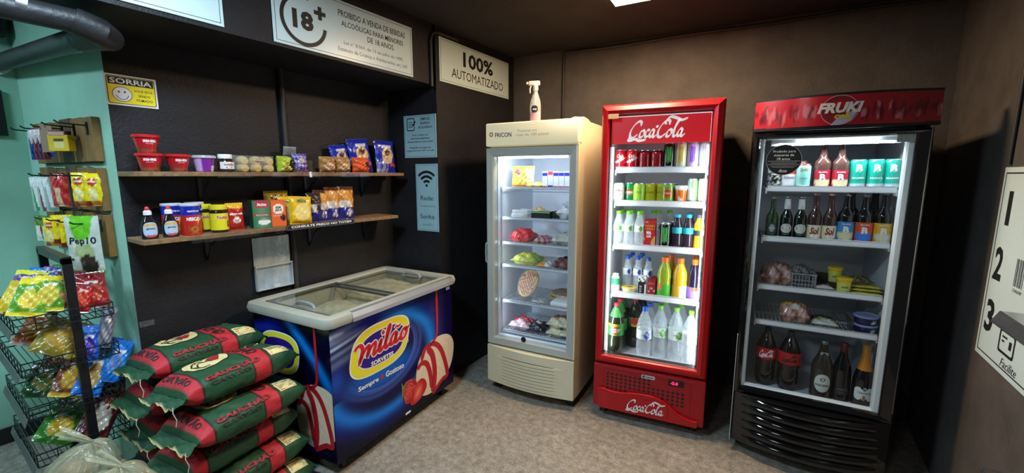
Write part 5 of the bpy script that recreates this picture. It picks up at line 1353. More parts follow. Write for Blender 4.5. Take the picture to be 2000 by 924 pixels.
# bread rolls in a clear pack with a lime end
t = thing('bread_roll_pack', 'clear pack of small bread rolls with a lime green end', 'bread', (-2.33, 1.17, U), R90)
ROLL = mat('bread_roll', C('#c3a45a'), .6, noise=(20, .85, 1.1))
for r in range(2):
    for i in range(3):
        mk('bread_roll', xf(lathe([(0, 0), (.018, .003), (.024, .014), (.026, .03), (.024, .046), (.018, .057), (0, .06)], 14), (-.130 + i * .062, .0, .020 + r * .036), rx=R90, s=1.), ROLL, t, True)
        t.children[-1].location = (0, .03, 0)
V, F, c = pillow(.205, .084, .08, lambda u, v, s: (.8, .82, .8), a=8, b=5, wr=.12, seed=2.); mk('film', ([(x - .075, y, z) for x, y, z in V], F), mat('bread_film', (.85, .86, .84), .08, alpha=.14), t, 'all')
V, F, c = pillow(.088, .088, .082, lambda u, v, s: C('#1c1e20') if u > .60 + .1 * math.sin(v * 9) else (C('#b8c83a') if not (.25 < u < .5 and .2 < v < .55) else C('#a87a4a')), a=6, b=5, wr=.2, seed=4.); mk('printed_end', ([(x + .088, y, z) for x, y, z in V], F), VCF, t, 'all', c)
mk('paper_label', onflat(([(-.022, -.008), (.022, -.008), (.022, .008), (-.022, .008)], [(0, 1, 2, 3)]), -.068, .066, -.042), M_('#c9b898'), t); mk('lettering', onflat(Tfit('FILLMART', .036, .008), -.068, .066, -.0425), M_('#6a2a20'), t)
def check(u, v, s=-1, base='#2c1f8e'):
    k = (math.sin(u * 26) > .2) + (math.sin(v * 24) > .2)
    return mix(C(base), C('#c9c9e0'), .38 * k)
t = bag('cookie_packet', 'purple checked biscuit packet beside the lime bread pack', .088, .098, .06, lambda u, v, s: C('#c8b0a0') if ((u - .5) / .18) ** 2 + ((v - .62) / .16) ** 2 < 1 else check(u, v, s, '#4a2a9a'), (-2.335, 1.345, U + .004), R90, .05, seed=4.)
flatc = mat('crumpled_film', (.7, .7, .66), .08, alpha=.35)
V, F, c = pillow(.075, .05, .03, lambda u, v, s: (1, 1, 1), wr=1.1, seed=9., fq=2.); o = tag(mk('loose_film', (V, F), flatc, None, 'all'), 'crumpled clear film behind the purple checked packet', 'film'); o.location = (-2.40, 1.325, U + .0955); o.rotation_euler = (.2, 0, R90)
carton('biscuit_box', 'dark box standing behind the purple checked packet', .10, .03, .094, solid('#1c1a22'), (-2.385, 1.325, U), R90, side='#1c1a22')
def toast(label, y, s):
    t = bag('toast_packet', label, .100, .088, .075, lambda u, v, q: C('#d8bf98') if ((u - .5) / .32) ** 2 + ((v - .36) / .26) ** 2 < 1 else mix(C('#a8763e'), C('#c39a62'), sm(wob(u * 6, v * 6, s) + .3)), (-2.335, y, U + .004), R90, 0., cat='bread', seed=s, a=5, b=4, texts=[('torradas', .05, .012, 0, .034, M_('#8a5a34'), dict(shear=.2))])
    return t
toast('pack of toasted bread beside dark packs on the upper shelf', 1.512, 1.)
toast('pack of toasted bread beside the orange biscuit pack', 1.617, 2.)
carton('biscuit_box', 'dark transparent pack beside the toasted bread', .07, .05, .07, solid('#3a332c'), (-2.37, 1.425, U), R90, side='#332d27')
bag('biscuit_packet', 'orange biscuit pack with a black round seal', .125, .090, .065, lambda u, v, s: C('#1a1a1a') if ((u - .78) / .16) ** 2 + ((v - .52) / .2) ** 2 < 1 else mix(C('#d8521c'), C('#e87a3a'), sm(wob(u * 4, v * 9, 3))), (-2.325, 1.743, U + .004), R90, 0., seed=5., a=5, b=4)
def bluebag(u, v, s=-1):
    if ((u - .52) / .30) ** 2 + ((v - .52) / .27) ** 2 < 1:
        if ((u - .5) / .12) ** 2 + ((v - .62) / .09) ** 2 < 1: return C('#3a2a24')
        return mix(C('#d8c49a'), C('#b8763a'), sm(wob(u * 8, v * 8) + .1))
    if v < .30 and u < .55: return check(u, v, s, '#2a3fb0')
    if .18 < v < .28 and u > .6: return C('#d8452c')
    if .78 < v < .86 and .25 < u < .8: return C('#d8d8e4')
    return C('#1c2fa8')
p = bag('snack_bag', 'blue snack bag with a round picture beside the pier', .165, .215, .06, bluebag, (-2.365, 1.985, U + .004), R90, .10, seed=1.)
bag('snack_bag', 'blue snack bag with a round picture behind the orange pack', .165, .215, .06, bluebag, (-2.375, 1.800, U + .004), R90, .12, seed=2., roll=-.10)
bag('snack_bag', 'smaller tilted blue bag behind the toasted bread', .13, .17, .05, bluebag, (-2.395, 1.665, U + .004), R90, .12, seed=3., roll=-.12)
# --- lower shelf
def deterg(label, y):
    t = thing('detergent_bottle', label, 'bottle', (-2.305, y, Lo), R90)
    V, F = lathe([(.024, 0), (.029, .004), (.030, .03), (.028, .055), (.022, .078), (.013, .098), (.0115, .106)], 24); V = [(x, y_ * .62, z) for x, y_, z in V]; mk('bottle_body', (V, F), mat('dark_detergent', (.012, .013, .018), .1, coat=.4), t, True)
    P = ell(0, .040, .026, .033, 24, 3.0); Vb, Fb = blob(P, 0, .04, 5)
    def yy(x): return -.62 * math.sqrt(max(.0301 ** 2 - x * x, 0)) - .0012
    mk('front_label', ([(x * .95, yy(x * .95), z) for x, z in Vb], Fb), VCM, t, cols=[C('#d8a83a') if .055 < z < .066 else (C('#b8444c') if z < .018 else C('#a9c3d8')) for x, z in Vb])
    mk('lettering', ([(a, -.0203, .045 + b) for a, b in Tfit('MINUANO', .030, .007, bold=.03)[0]], Tfit('MINUANO', .030, .007, bold=.03)[1]), M_('#1c2f6a'), t)
    cp = mk('cap', lathe([(.0145, .104), (.0145, .118), (.011, .122), (.010, .124)], 18), WHITEP, t, True); mk('cap_nozzle', lathe([(.008, .122), (.0095, .126), (.007, .136), (.004, .140), (0, .140)], 14), M_('#c9303a'), cp, True)
deterg('dark dish soap bottle with a red nozzle at the shelf end', .632); deterg('dark dish soap bottle with a red nozzle beside the chocolate tins', .706)
def choc(label, y, x, h=.142, r=.0385):
    t = thing('chocolate_tin', label, 'tin', (x, y, Lo), R90)
    def fn(a, z):
        v = z / h
        if v > .64: return C('#1d2a9a')
        if v < .34 and ((a) / .7) ** 2 + ((v - .20) / .15) ** 2 < 1: return mix(C('#c8742c'), C('#7a2a18'), .5 + .5 * math.sin(math.hypot(a * .6, (v - .2) * 3) * 22))
        return C('#c0281e')
    vf, c = lcol([(r * .97, 0), (r, .003)] + [(r, .003 + (h - .010) * i / 20) for i in range(1, 21)], 34, fn); mk('tin_body', vf, VCG, t, True, c)
    mk('tin_lid', lathe([(r * 1.0, h - .008), (r * 1.03, h - .006), (r * 1.03, h + .002), (r * .98, h + .004), (0, h + .004)], 30), mat('pale_lid', C('#ccd0d8'), .35), t, True)
    mk('lettering', oncyl(Tfit('NESCAU', .058, .016, bold=.05), r + .0006, h * .53), WHITEINK, t)
    mk('lettering', oncyl(Tfit('GRÁTIS 20g', .048, .011, bold=.04), r + .0006, h * .78), WHITEINK, t)
    mk('bolt_print', oncyl(drop(flat([(.012, -.03), (.022, .0), (.016, .002), (.020, .022), (.008, -.006), (.013, -.008)])), r + .0007, h * .50), M_('#e8b83a'), t)
choc('red and blue chocolate powder tin at the front of three', .787, -2.305)
choc('red and blue chocolate powder tin behind the dish soap', .742, -2.385)
choc('red and blue chocolate powder tin half hidden behind the front tin', .835, -2.39)
def choc2(label, y, x, h=.132, r=.0375):
    t = thing('chocolate_jar', label, 'jar', (x, y, Lo), R90)
    mk('jar', lathe([(r * .9, 0), (r, .006), (r, h * .74), (r * .88, h * .82), (r * .86, h * .85)], 28), mat('cocoa_jar', C('#2a1a12'), .15, coat=.4), t, True)
    V, F = lathe([(r + .0006, .012), (r + .0006, h * .70)], 30); mk('jar_label', (V, F[:-2]), M_('#ddd024'), t, True)
    mk('jar_lid', lathe([(r * .98, h * .83), (r * 1.0, h * .85), (r * 1.0, h - .002), (r * .95, h), (0, h)], 28), M_('#e0d21e'), t, True)
    mk('lettering_outline', oncyl(Tfit('Toddy', .053, .020, bold=.10, shear=.2), r + .0010, h * .54), WHITEINK, t); mk('lettering', oncyl(Tfit('Toddy', .050, .018, bold=.04, shear=.2), r + .0015, h * .54), M_('#b3261c'), t)
    mk('label_picture', oncyl(drop(flat(ell(.028, 0, .008, .016, 16))), r + .0010, h * .30), INK, t)
choc2('yellow labelled chocolate jar with a yellow lid at the shelf front', .902, -2.305); choc2('yellow labelled chocolate jar behind another one', .867, -2.39, .134)
bag('coffee_pouch', 'red instant coffee pouch with a gold top', .080, .130, .04, lambda u, v, s: C('#d8a82a') if v > .82 else (C('#e8d8c8') if ((u - .5) / .22) ** 2 + ((v - .36) / .12) ** 2 < 1 else C('#b3201e')), (-2.315, .978, Lo + .004), R90, .04, seed=2., texts=[('NESCAFÉ', .058, .012, 0, .078, WHITEINK, dict(bold=.04)), ('café', .018, .010, 0, .046, M_('#5a2a1c'), dict())])
def cbox(u, v):
    if v > .72 and .18 < u < .88: return C('#b8303a')
    if .42 < v < .52: return C('#a83038')
    if ((u - .6) / .34) ** 2 + ((v - .22) / .12) ** 2 < 1: return C('#e6e6de') if v < .27 else C('#8a9484')
    return mix(C('#1f6a44'), C('#7fb08a'), sm((.55 - abs(u - .5)) * .7))
carton('coffee_box', 'green coffee box with a white cup picture', .088, .055, .145, cbox, (-2.290, 1.095, Lo), R90 - .12, side='#15402e', texts=[('Melitta', .045, .016, .002, .122, WHITEINK, dict(shear=.2, bold=.02)), ('TRADICIONAL', .06, .007, 0, .068, WHITEINK, dict())])
def obox(u, v):
    if ((u - .5) / .36) ** 2 + ((v - .66) / .19) ** 2 < 1: return C('#efe6d8')
    if ((u - .8) / .2) ** 2 + ((v - .32) / .13) ** 2 < 1: return C('#2a1c18')
    return C('#e2622a')
carton('coffee_box', 'orange coffee box with a white round badge', .078, .045, .142, obox, (-2.292, 1.182, Lo), R90 - .05, side='#c8521f', texts=[('BOM', .026, .014, 0, .102, M_('#3a2a20'), dict(bold=.04)), ('JESUS', .036, .014, 0, .086, M_('#3a2a20'), dict(bold=.04)), ('TRADICIONAL', .05, .006, -.006, .058, WHITEINK, dict())])
def ybag(u, v, s=-1):
    if ((u - .5) / .30) ** 2 + ((v - .84) / .08) ** 2 < 1: return C('#8a8a5a')
    if ((u - .5) / .38) ** 2 + ((v - .42) / .30) ** 2 < 1: return C('#e8cf7a')
    return C('#e0b51a')
p = bag('coffee_packet', 'yellow coffee packet leaning in front of another yellow packet', .125, .150, .045, ybag, (-2.285, 1.300, Lo + .004), R90 - .08, .10, seed=1., a=8, b=7, wr=.12, roll=.06, texts=[('Baletto', .045, .012, 0, .127, M_('#2a2a1c'), dict(shear=.2))])
bag('coffee_packet', 'yellow coffee packet turned sideways behind the leaning one', .125, .15, .035, ybag, (-2.345, 1.270, Lo + .004), R90 - .08, .08, seed=2., a=8, b=7, wr=.12, roll=.05)
bag('coffee_packet', 'tall yellow coffee bag with a black oval at the back', .135, .180, .045, lambda u, v, s: C('#1c1c18') if ((u - .52) / .34) ** 2 + ((v - .82) / .085) ** 2 < 1 else C('#c9b02a'), (-2.405, 1.235, Lo + .004), R90, .03, seed=3., a=8, b=7, wr=.12, texts=[('Baletto', .06, .016, .003, .148, M_('#e8e0b0'), dict(shear=.2))])
def loaf(sd):
    def f(u, v, s=-1):
        if v < .34:
            return C('#d8d0cc') if ((u - .65) / .24) ** 2 + ((v - .18) / .12) ** 2 < 1 and wob(u * 14, v * 4, sd) > -.2 else C('#232a8a')
        if v < .56: return mix(C('#dcd6cc'), C('#a89a8a'), sm(wob(u * 5, v * 9, sd) + .1)) if u < .75 else C('#d8953a')
        if v > .88: return C('#5a3a2a')
        return mix(C('#d8973a'), C('#b8702a'), sm(wob(u * 5, v * 6, sd) + .2))
    return f
for i, (y, x, W_, H_, l) in enumerate(((1.405, -2.325, .088, .165, 'small cake packet with a dark film beside the yellow coffee'), (1.462, -2.345, .095, .180, 'small cake packet with a shiny film, second of four'), (1.528, -2.335, .095, .195, 'small cake packet with a golden top, third of four'), (1.618, -2.325, .110, .198, 'small cake packet with a golden top at the end of four'))):
    bag('cake_packet', l, W_, H_, .055, loaf(i) if i else (lambda u, v, s: C('#232a8a') if v < .3 else (C('#c8c4bc') if v < .6 and u < .6 else C('#3a2a26'))), (x, y, Lo + .004), R90 - .1, .08, seed=float(i) + 3, wr=.4, roll=.04)
# document holder on the wall
t = thing('document_holder', 'clear plastic document holder below the lower shelf', 'document holder', (-2.457, 1.107, .855), R90)
mk('back_sheet', rbox(0, .207, -.003, 0, 0, .298, .001, 1), mat('shiny_sheet', C('#b5c6ca'), .08, noise=(7, .6, 1.4, (1, 1, .5)), bump=(9, .5), coat=.4), t)
mk('front_pocket', box(0, .207, -.020, -.018, 0, .135), ACR, t); mk('pocket_edge', join(box(0, .207, -.021, -.017, .133, .137), box(0, .003, -.02, 0, 0, .14), box(.204, .207, -.02, 0, 0, .14), box(0, .207, -.02, 0, -.002, .001)), mat('acrylic_edge', (.55, .6, .62), .15), t)
mk('hook', join(box(.09, .125, -.023, -.018, .0, .02)), mat('acrylic_edge'), t)
# ------------------------------------------------------------------ hook boards on the green wall
BO = Vector((-2.46, .59, 0))
def BP(x, d, z): return (BO.x + x * math.cos(R47) + d * math.sin(R47), BO.y + x * math.sin(R47) - d * math.cos(R47), z)
BWOOD = mat('rustic_board', C('#84602f'), .6, noise=(5, .5, 1.3, (9, 1, 1.2)), bump=(30, .2))
BWOOD2 = mat('rustic_board_dark', C('#5c4226'), .6, noise=(5, .5, 1.3, (9, 1, 1.2)), bump=(30, .2))
for (z0, z1, lab) in ((1.560, 1.762, 'rustic wooden hook board at the top of three on the green wall'), (1.338, 1.540, 'rustic wooden hook board in the middle of three on the green wall'), (1.127, 1.328, 'rustic wooden hook board at the bottom of three on the green wall')):
    t = thing('hook_board', lab, 'hook board', BP(-.885, 0.001, z0), R47)
    Wb = .775; hgt = z1 - z0
    for i in range(6):
        a = i * Wb / 6
        mk('plank', rbox(a + .0012, a + Wb / 6 - .0012, -.026 - .0015 * (i % 2), 0, 0, hgt - .004 * (i % 3), .002, 1), (BWOOD, BWOOD2)[i in (1, 3)], t)  # darker planks paint in the shadow bands of hooks and hung goods
    mk('batten', box(.03, Wb - .03, -.006, .0, -.006, .0), BWOOD2, t)
    for x in ((.125, .275, .425, .571, .724) if z0 > 1.5 else (.275, .425, .571, .724)):
        h = mk('hook', tube([(x, -.032, hgt - .045), (x, -.08, hgt - .043), (x, -.118, hgt - .041), (x, -.130, hgt - .032)], .0032, 8), BLKM, t, True)
        mk('hook_plate', box(x - .006, x + .006, -.033, -.0275, hgt - .085, hgt - .030), BLKM, h)
RF = math.radians(38)
def hang(name, label, x, y, zt, wd, ht, fn, T_=.012, rz=RF, cat='packet', group=None, seed=0., texts=(), **k):
    return bag(name, label, wd, ht, T_, fn, (x, y, zt - ht), rz, 0., cat, group, seed=seed, texts=texts, **k)
# brushes on the top board
def brushpack(a, b): return lambda u, v, s: C('#cfc3c0') if v > .62 + .1 * math.sin(u * 9) else (C(a) if v > .2 else C(b))
for i, (x, y, l, c) in enumerate(((-3.047, .441, 'hanging navy toothbrush pack at the outer hook', '#22307e'), (-2.995, .446, 'hanging dark red toothbrush pack beside a navy one', '#6a1f34'), (-2.962, .455, 'hanging wine red toothbrush pack in the middle of the brushes', '#4a2050'), (-2.925, .461, 'hanging maroon toothbrush pack next to the cardboard', '#5a1a2c'))):
    hang('toothbrush_pack', l, x, y, 1.712, .034, .135, brushpack(c, c), seed=i)
hang('blade_pack', 'hanging bright blue pack below the cardboard card', -2.955, .478, 1.690, .045, .10, lambda u, v, s: mix(C('#2a56b4'), C('#7f9ad8'), sm(wob(u * 4, v * 5))), seed=3.)
t = thing('cardboard_card', 'plain brown cardboard card hanging on the top board', 'card', (-2.875, .462, 1.605), R47 + math.radians(12))
mk('card', rbox(-.045, .045, -.001, .001, 0, .128, .0004, 1), mat('kraft_card', C('#8c7a5e'), .7, noise=(9, .9, 1.1)), t); mk('hang_hole', ring(ell(0, .118, .006, .006, 14), ell(0, .118, .003, .003, 14), -.0013), BLK, t)
t = carton('plaster_box', 'small yellow box with a dark window hanging on the top board', .085, .035, .072, lambda u, v: C('#4a4436') if .28 < u < .80 and .62 < v < .76 else (C('#e6dc8a') if .30 < u < .78 and .18 < v < .58 else C('#e2c21a')), (-2.755, .475, 1.607), RF, side='#c9a818')
mk('dark_top', rbox(-.040, .036, .004, .030, .073, .090, .002, 1), M_('#3a2440'), t); mk('pink_top', box(-.036, .030, -.002, .004, .070, .086), M_('#d8a8a0'), t)
def tbrush(c): return lambda u, v, s: C('#e4ebe6') if (abs(u - .5 + .25 * (v - .5)) < .16 and v > .1) or (v > .74 and u < .6) else (C(c) if u > .2 else C('#9fb8ac'))
for i, (x, y, c, l) in enumerate(((-3.185, .449, '#3f9a5a', 'toothbrush blister with a green handle on the middle board'), (-3.125, .462, '#7a4a50', 'toothbrush blister with a wine stripe on the middle board'), (-3.065, .475, '#8fa89c', 'toothbrush blister with a white handle on the middle board'))):
    hang('toothbrush_blister', l, x, y, 1.488, .060, .165, tbrush(c), seed=i + 5.)
hang('razor_pack', 'hanging red razor pack on the middle board', -2.915, .485, 1.505, .080, .150, lambda u, v, s: C('#d8b890') if .3 < u < .65 and v < .55 else mix(C('#b3262c'), C('#d8604a'), sm(wob(u * 5, v * 7, 2))), T_=.025, seed=7.)
def yellow_pk(u, v, s=-1):
    if ((u - .5) / .3) ** 2 + ((v - .74) / .12) ** 2 < 1: return C('#c03a2a') if abs(v - .74) > .03 else C('#e8d8b0')
    if v < .14: return C('#c8842a') if u > .3 else C('#8a2a1c')
    if ((u - .5) / .22) ** 2 + ((v - .36) / .22) ** 2 < 1: return C('#ecdf9a')
    return C('#edd410')
hang('sponge_pack', 'yellow hanging pack with a red oval, front one on the middle board', -2.640, .505, 1.509, .075, .145, yellow_pk, T_=.035, seed=8.)
hang('sponge_pack', 'yellow hanging pack tucked behind another on the middle board', -2.588, .535, 1.506, .065, .140, yellow_pk, T_=.035, seed=9., rz=math.radians(62))
for i, (x, y, l) in enumerate(((-3.235, .447, 'green and white seasoning sachet at the outer hook of the bottom board'), (-3.170, .460, 'green and white seasoning sachet beside the yellow packs'))):
    hang('seasoning_sachet', l, x, y, 1.290, .050, .125, lambda u, v, s: C('#b83a2c') if .35 < v < .55 and u > .5 else (C('#d8dccc') if v < .6 and u < .6 else mix(C('#3f7a34'), C('#c9c23a'), sm(wob(u * 6, v * 6, 4) - .1))), seed=i + 1.)
for i, (x, y, z, a, l) in enumerate(((-3.020, .452, 1.290, 30, 'yellow hanging seasoning pack at the front of four'), (-2.955, .482, 1.306, 60, 'yellow hanging seasoning pack second of four'), (-2.900, .498, 1.292, 70, 'yellow hanging seasoning pack third of four'), (-2.860, .510, 1.282, 78, 'yellow hanging seasoning pack last of four'))):
    hang('seasoning_pack', l, x, y, z, .080, .135, yellow_pk, T_=.022, seed=i + 2., rz=math.radians(a))
def pep(u, v, s=-1):
    if v > .60 and abs(u - .5 - .0) < .36 - .35 * (1 - v): return C('#6cc62a')
    if ((u - .62) / .26) ** 2 + ((v - .17) / .17) ** 2 < 1: return C('#3a3026')
    if v < .06: return C('#5fae2c')
    if ((u - .55) / .3) ** 2 + ((v - .4) / .14) ** 2 < 1: return C('#aebf84')
    return C('#ced6c8')
hang('snack_bag', 'large pale green protein snack bag on the bottom board', -2.625, .486, 1.318, .135, .262, pep, T_=.03, seed=3., texts=[('Pep10', .100, .040, .004, .150, INK, dict(bold=.02, sx=1.) if False else dict(bold=.02)), ('+', .012, .012, -.045, .07, INK, dict(bold=.1))], rz=RF + .1)

# ------------------------------------------------------------------ wire snack rack
t = thing('snack_rack', 'black wire snack rack with four baskets before the green wall', 'rack', (-2.42, .22, 0), 0.)
for x in (-.015, -.465):
    u = mk('upright', rbox(x - .015, x + .015, .155, .185, .02, 1.166, .002, 1), BLKM, t)
    mk('foot_bar', rbox(x - .015, x + .015, .02, .29, 0, .02, .002, 1), BLKM, u)
mk('top_bar', rbox(-.480, .0, .155, .185, 1.140, 1.172, .002, 1), BLKM, t)
mk('cross_bar', rbox(-.450, -.03, .160, .180, .10, .13, .002, 1), BLKM, t)
for k, z in enumerate((.905, .728, .548, .350)):
    x0, x1, y0, y1 = -.47, .03, 0., .28
    b = mk('basket', join(*[tube([(x0, y0, z + h), (x1, y0, z + h), (x1, y1, z + h), (x0, y1, z + h)], r, 6, True) for h, r in ((.002, .003), (.028, .0022), (.055, .003))],
        *[box(x0, x1, y0 + j * .0186 - .0012, y0 + j * .0186 + .0012, z - .0005, z + .002) for j in range(1, 15)],
        *[tube([(x, y, z), (x, y, z + .055)], .0018, 5) for y in (y0, y1) for x in np.linspace(x0, x1, 8)], *[tube([(x, y, z), (x, y, z + .055)], .0018, 5) for x in (x0, x1) for y in np.linspace(y0, y1, 6)[1:-1]]), BLKM, t)
    mk('price_rail', xf(box(x0, x1, -.002, .0, -.028, .0), (0, -.006, z + .008), rx=math.radians(-18)), mat('old_price_rail', C('#565d58'), .5, noise=(15, .7, 1.1)), b)
def chip(base, inner, band, sd):
    B0, I0, N0 = C(base), C(inner), C(band)
    def f(u, v, s=-1):
        if v > .82 or v < .07: return N0
        if ((u - .5) / .33) ** 2 + ((v - .40) / .27) ** 2 < 1: return mix(I0, mix(I0, C('#b8862a'), .6), sm(wob(u * 9, v * 9, sd) + .2))
        if .64 < v < .74 and .25 < u < .75: return C('#e8e4dc')
        return B0
    return f
PURP, YG, BLUE, RED_, MAR, GRN, OLV, DGR, YEL_ = ('#5a3f8a', '#c9b02a', '#e0dc3a'), ('#5f9a2a', '#e4cf4a', '#e8d22a'), ('#1f6fd0', '#d8cf9a', '#1f6fd0'), ('#b81f26', '#c8322c', '#8a1a20'), ('#6a1f28', '#a8504a', '#8a2a30'), ('#2f7a34', '#5f9a3a', '#2f7a34'), ('#a8922a', '#c9a84a', '#8a7a2a'), ('#163a1c', '#2a5a2c', '#163a1c'), ('#d8b82a', '#e0cf5a', '#c9a82a')
# (basket level, y, x, height above basket, width, height, colours, lean back, facing, roll, label)
CH = [
 (0, .262, -2.47, .030, .105, .165, YG, .75, 70, .35, 'green and yellow snack bag drooping over the front of the top basket'),
 (0, .318, -2.47, .035, .100, .155, YG, .65, 75, .25, 'green and yellow snack bag second in the top basket'),
 (0, .365, -2.475, .030, .095, .150, MAR, .65, 75, .15, 'maroon snack bag beside the upright in the top basket'),
 (0, .405, -2.440, .010, .060, .125, RED_, .55, 75, .35, 'narrow red snack bag in front of the upright'),
 (0, .462, -2.465, .012, .095, .155, ('#a01c22', '#a8242a', '#7a1a1e'), .45, 80, -.05, 'large red snack bag at the back corner of the top basket'),
 (0, .275, -2.60, .060, .11, .155, PURP, .8, 68, .3, 'purple snack bag with a lime badge in the top basket'),
 (0, .235, -2.56, .030, .10, .15, YEL_, .8, 65, .4, 'yellow snack bag at the front edge of the top basket'),
 (0, .330, -2.66, .085, .09, .12, BLUE, .8, 70, .2, 'small bright blue snack bag at the top of the heap'),
 (0, .378, -2.63, .085, .09, .12, ('#2f62c8', '#4a7ae0', '#8a5aa8'), .75, 72, .1, 'small blue and lilac snack bag at the top of the heap'),
 (0, .418, -2.62, .075, .10, .135, GRN, .7, 75, 0., 'plain green snack bag behind the upright in the top basket'),
 (0, .470, -2.62, .070, .10, .15, DGR, .5, 78, 0., 'dark green snack bag in the back corner of the top basket'),
 (0, .405, -2.53, .060, .085, .125, ('#8a3a3a', '#d8d0cc', '#6a2228'), .7, 74, .05, 'maroon and white snack bag near the upright'),
 (1, .310, -2.50, .020, .135, .185, OLV, .95, 72, .75, 'olive yellow snack bag lying across the second basket'),
 (1, .275, -2.62, .040, .12, .17, ('#c8642a', '#d8a04a', '#d8cfc0'), .95, 70, .6, 'orange and white snack bag behind the olive one'),
 (1, .385, -2.50, .010, .085, .13, ('#b08a3a', '#c9a84a', '#8a6a2a'), .8, 74, .5, 'small golden snack bag in the second basket'),
 (1, .410, -2.445, -.035, .065, .15, ('#1f5fc8', '#2a2fb0', '#4a8ae0'), .3, 78, .2, 'bright blue snack bag sticking down beside the upright'),
 (1, .462, -2.455, .010, .050, .17, ('#7a8496', '#8f98a8', '#6a7486'), .15, 70, .35, 'narrow silver snack bag standing in the second basket'),
 (2, .330, -2.475, .012, .105, .19, ('#7a3a24', '#d0a83a', '#d8b82a'), .75, 74, .6, 'brown and yellow snack bag in the third basket'),
 (2, .385, -2.450, .0, .095, .20, ('#1f7fd8', '#b8a86a', '#1f6fc8'), .65, 76, .65, 'bright blue snack bag with a golden picture in the third basket'),
 (2, .462, -2.455, .030, .080, .185, ('#1f7fd8', '#2f8ae0', '#1f6fc8'), .6, 78, .7, 'plain bright blue snack bag at the back of the third basket'),
 (2, .470, -2.53, .060, .080, .15, ('#1f74cc', '#5a6a4a', '#1a5fb0'), .6, 78, .5, 'blue snack bag lying behind another in the third basket'),
 (2, .270, -2.56, .012, .12, .16, DGR, .9, 70, .4, 'dark green snack bag at the front of the third basket'),
 (2, .330, -2.62, .040, .12, .16, ('#4a2a24', '#5a3a2a', '#3a1f1c'), .9, 72, .3, 'dark brown snack bag deep in the third basket'),
 (3, .275, -2.50, .018, .130, .165, ('#2f7a24', '#c9a82a', '#2f6a1c'), 1.0, 72, .8, 'green snack bag with a golden face in the bottom basket'),
 (3, .375, -2.44, .0, .120, .21, ('#5a1a22', '#d8cdb8', '#8a7a2a'), .75, 76, .8, 'maroon snack bag with black and white lettering in the bottom basket'),
 (3, .345, -2.60, .02, .12, .17, DGR, .9, 74, .4, 'dark green snack bag behind the maroon one in the bottom basket'),
 (3, .465, -2.50, .05, .10, .16, ('#5a1826', '#6a2030', '#4a1420'), .5, 80, .2, 'dark wine snack bag at the back of the bottom basket'),
]
for i, (lv, y, x, dz, W_, H_, cs, tl, fc, rl, lab) in enumerate(CH):
    z = (.905, .728, .548, .350)[lv] + dz + .018
    bag('snack_bag', lab, W_, H_, .042, chip(*cs, float(i)), (x, y, z), math.radians(fc), tl, group=None, seed=float(i), wr=.55, roll=rl * .7)
# ------------------------------------------------------------------ charcoal sacks
CG, CR, CY = C('#1d4a2c'), C('#b3242c'), C('#d9c17a')
SACK = mat('paper_sack', vc=True, rough=.62, bump=(28, .45))
class Sack:
    L, W, T_ = .47, .290, .143
    def __init__(s, seed): s.seed = seed
    def top(s, u, v, eps=0., sg=1):
        U = 2 * u - 1
        k = max(0, 1 - abs(U) ** 4.5) ** .5
        f = math.pi * sm(v); c, q = math.cos(f), math.sin(f)
        n = 2 / 2.7
        yy = -math.copysign(abs(c) ** n, c); zz = abs(q) ** n
        e = (.10 * wob(u * 5 + s.seed, v * 4, s.seed) + .045 * wob(u * 17, v * 13 + s.seed, s.seed + 2)) * q * (k ** .5)
        h = s.T_ / 2
        r = 1 + e * .9
        x = U * s.L / 2
        y = (s.W / 2 * (.90 + .10 * k) * r + eps) * yy
        z = h + sg * (h * k * (r if sg > 0 else 1) + eps) * zz
        return (x, y, z + .001)
    def bot(s, u, v): return s.top(u, v, 0., -1)
def sackcol(u, v):
    if .025 < u < .125: return CR
    if .56 < u < .71: return CR
    for e in (.025, .125, .56, .71):
        if abs(u - e) < .006: return C('#10110f')
    return CG
SINK = mat('sack_black_print', (.02, .022, .02), .6); SRED = mat('sack_red_print', C('#a8202a'), .6); SYEL = mat('sack_cream_print', C('#d9c688'), .6)
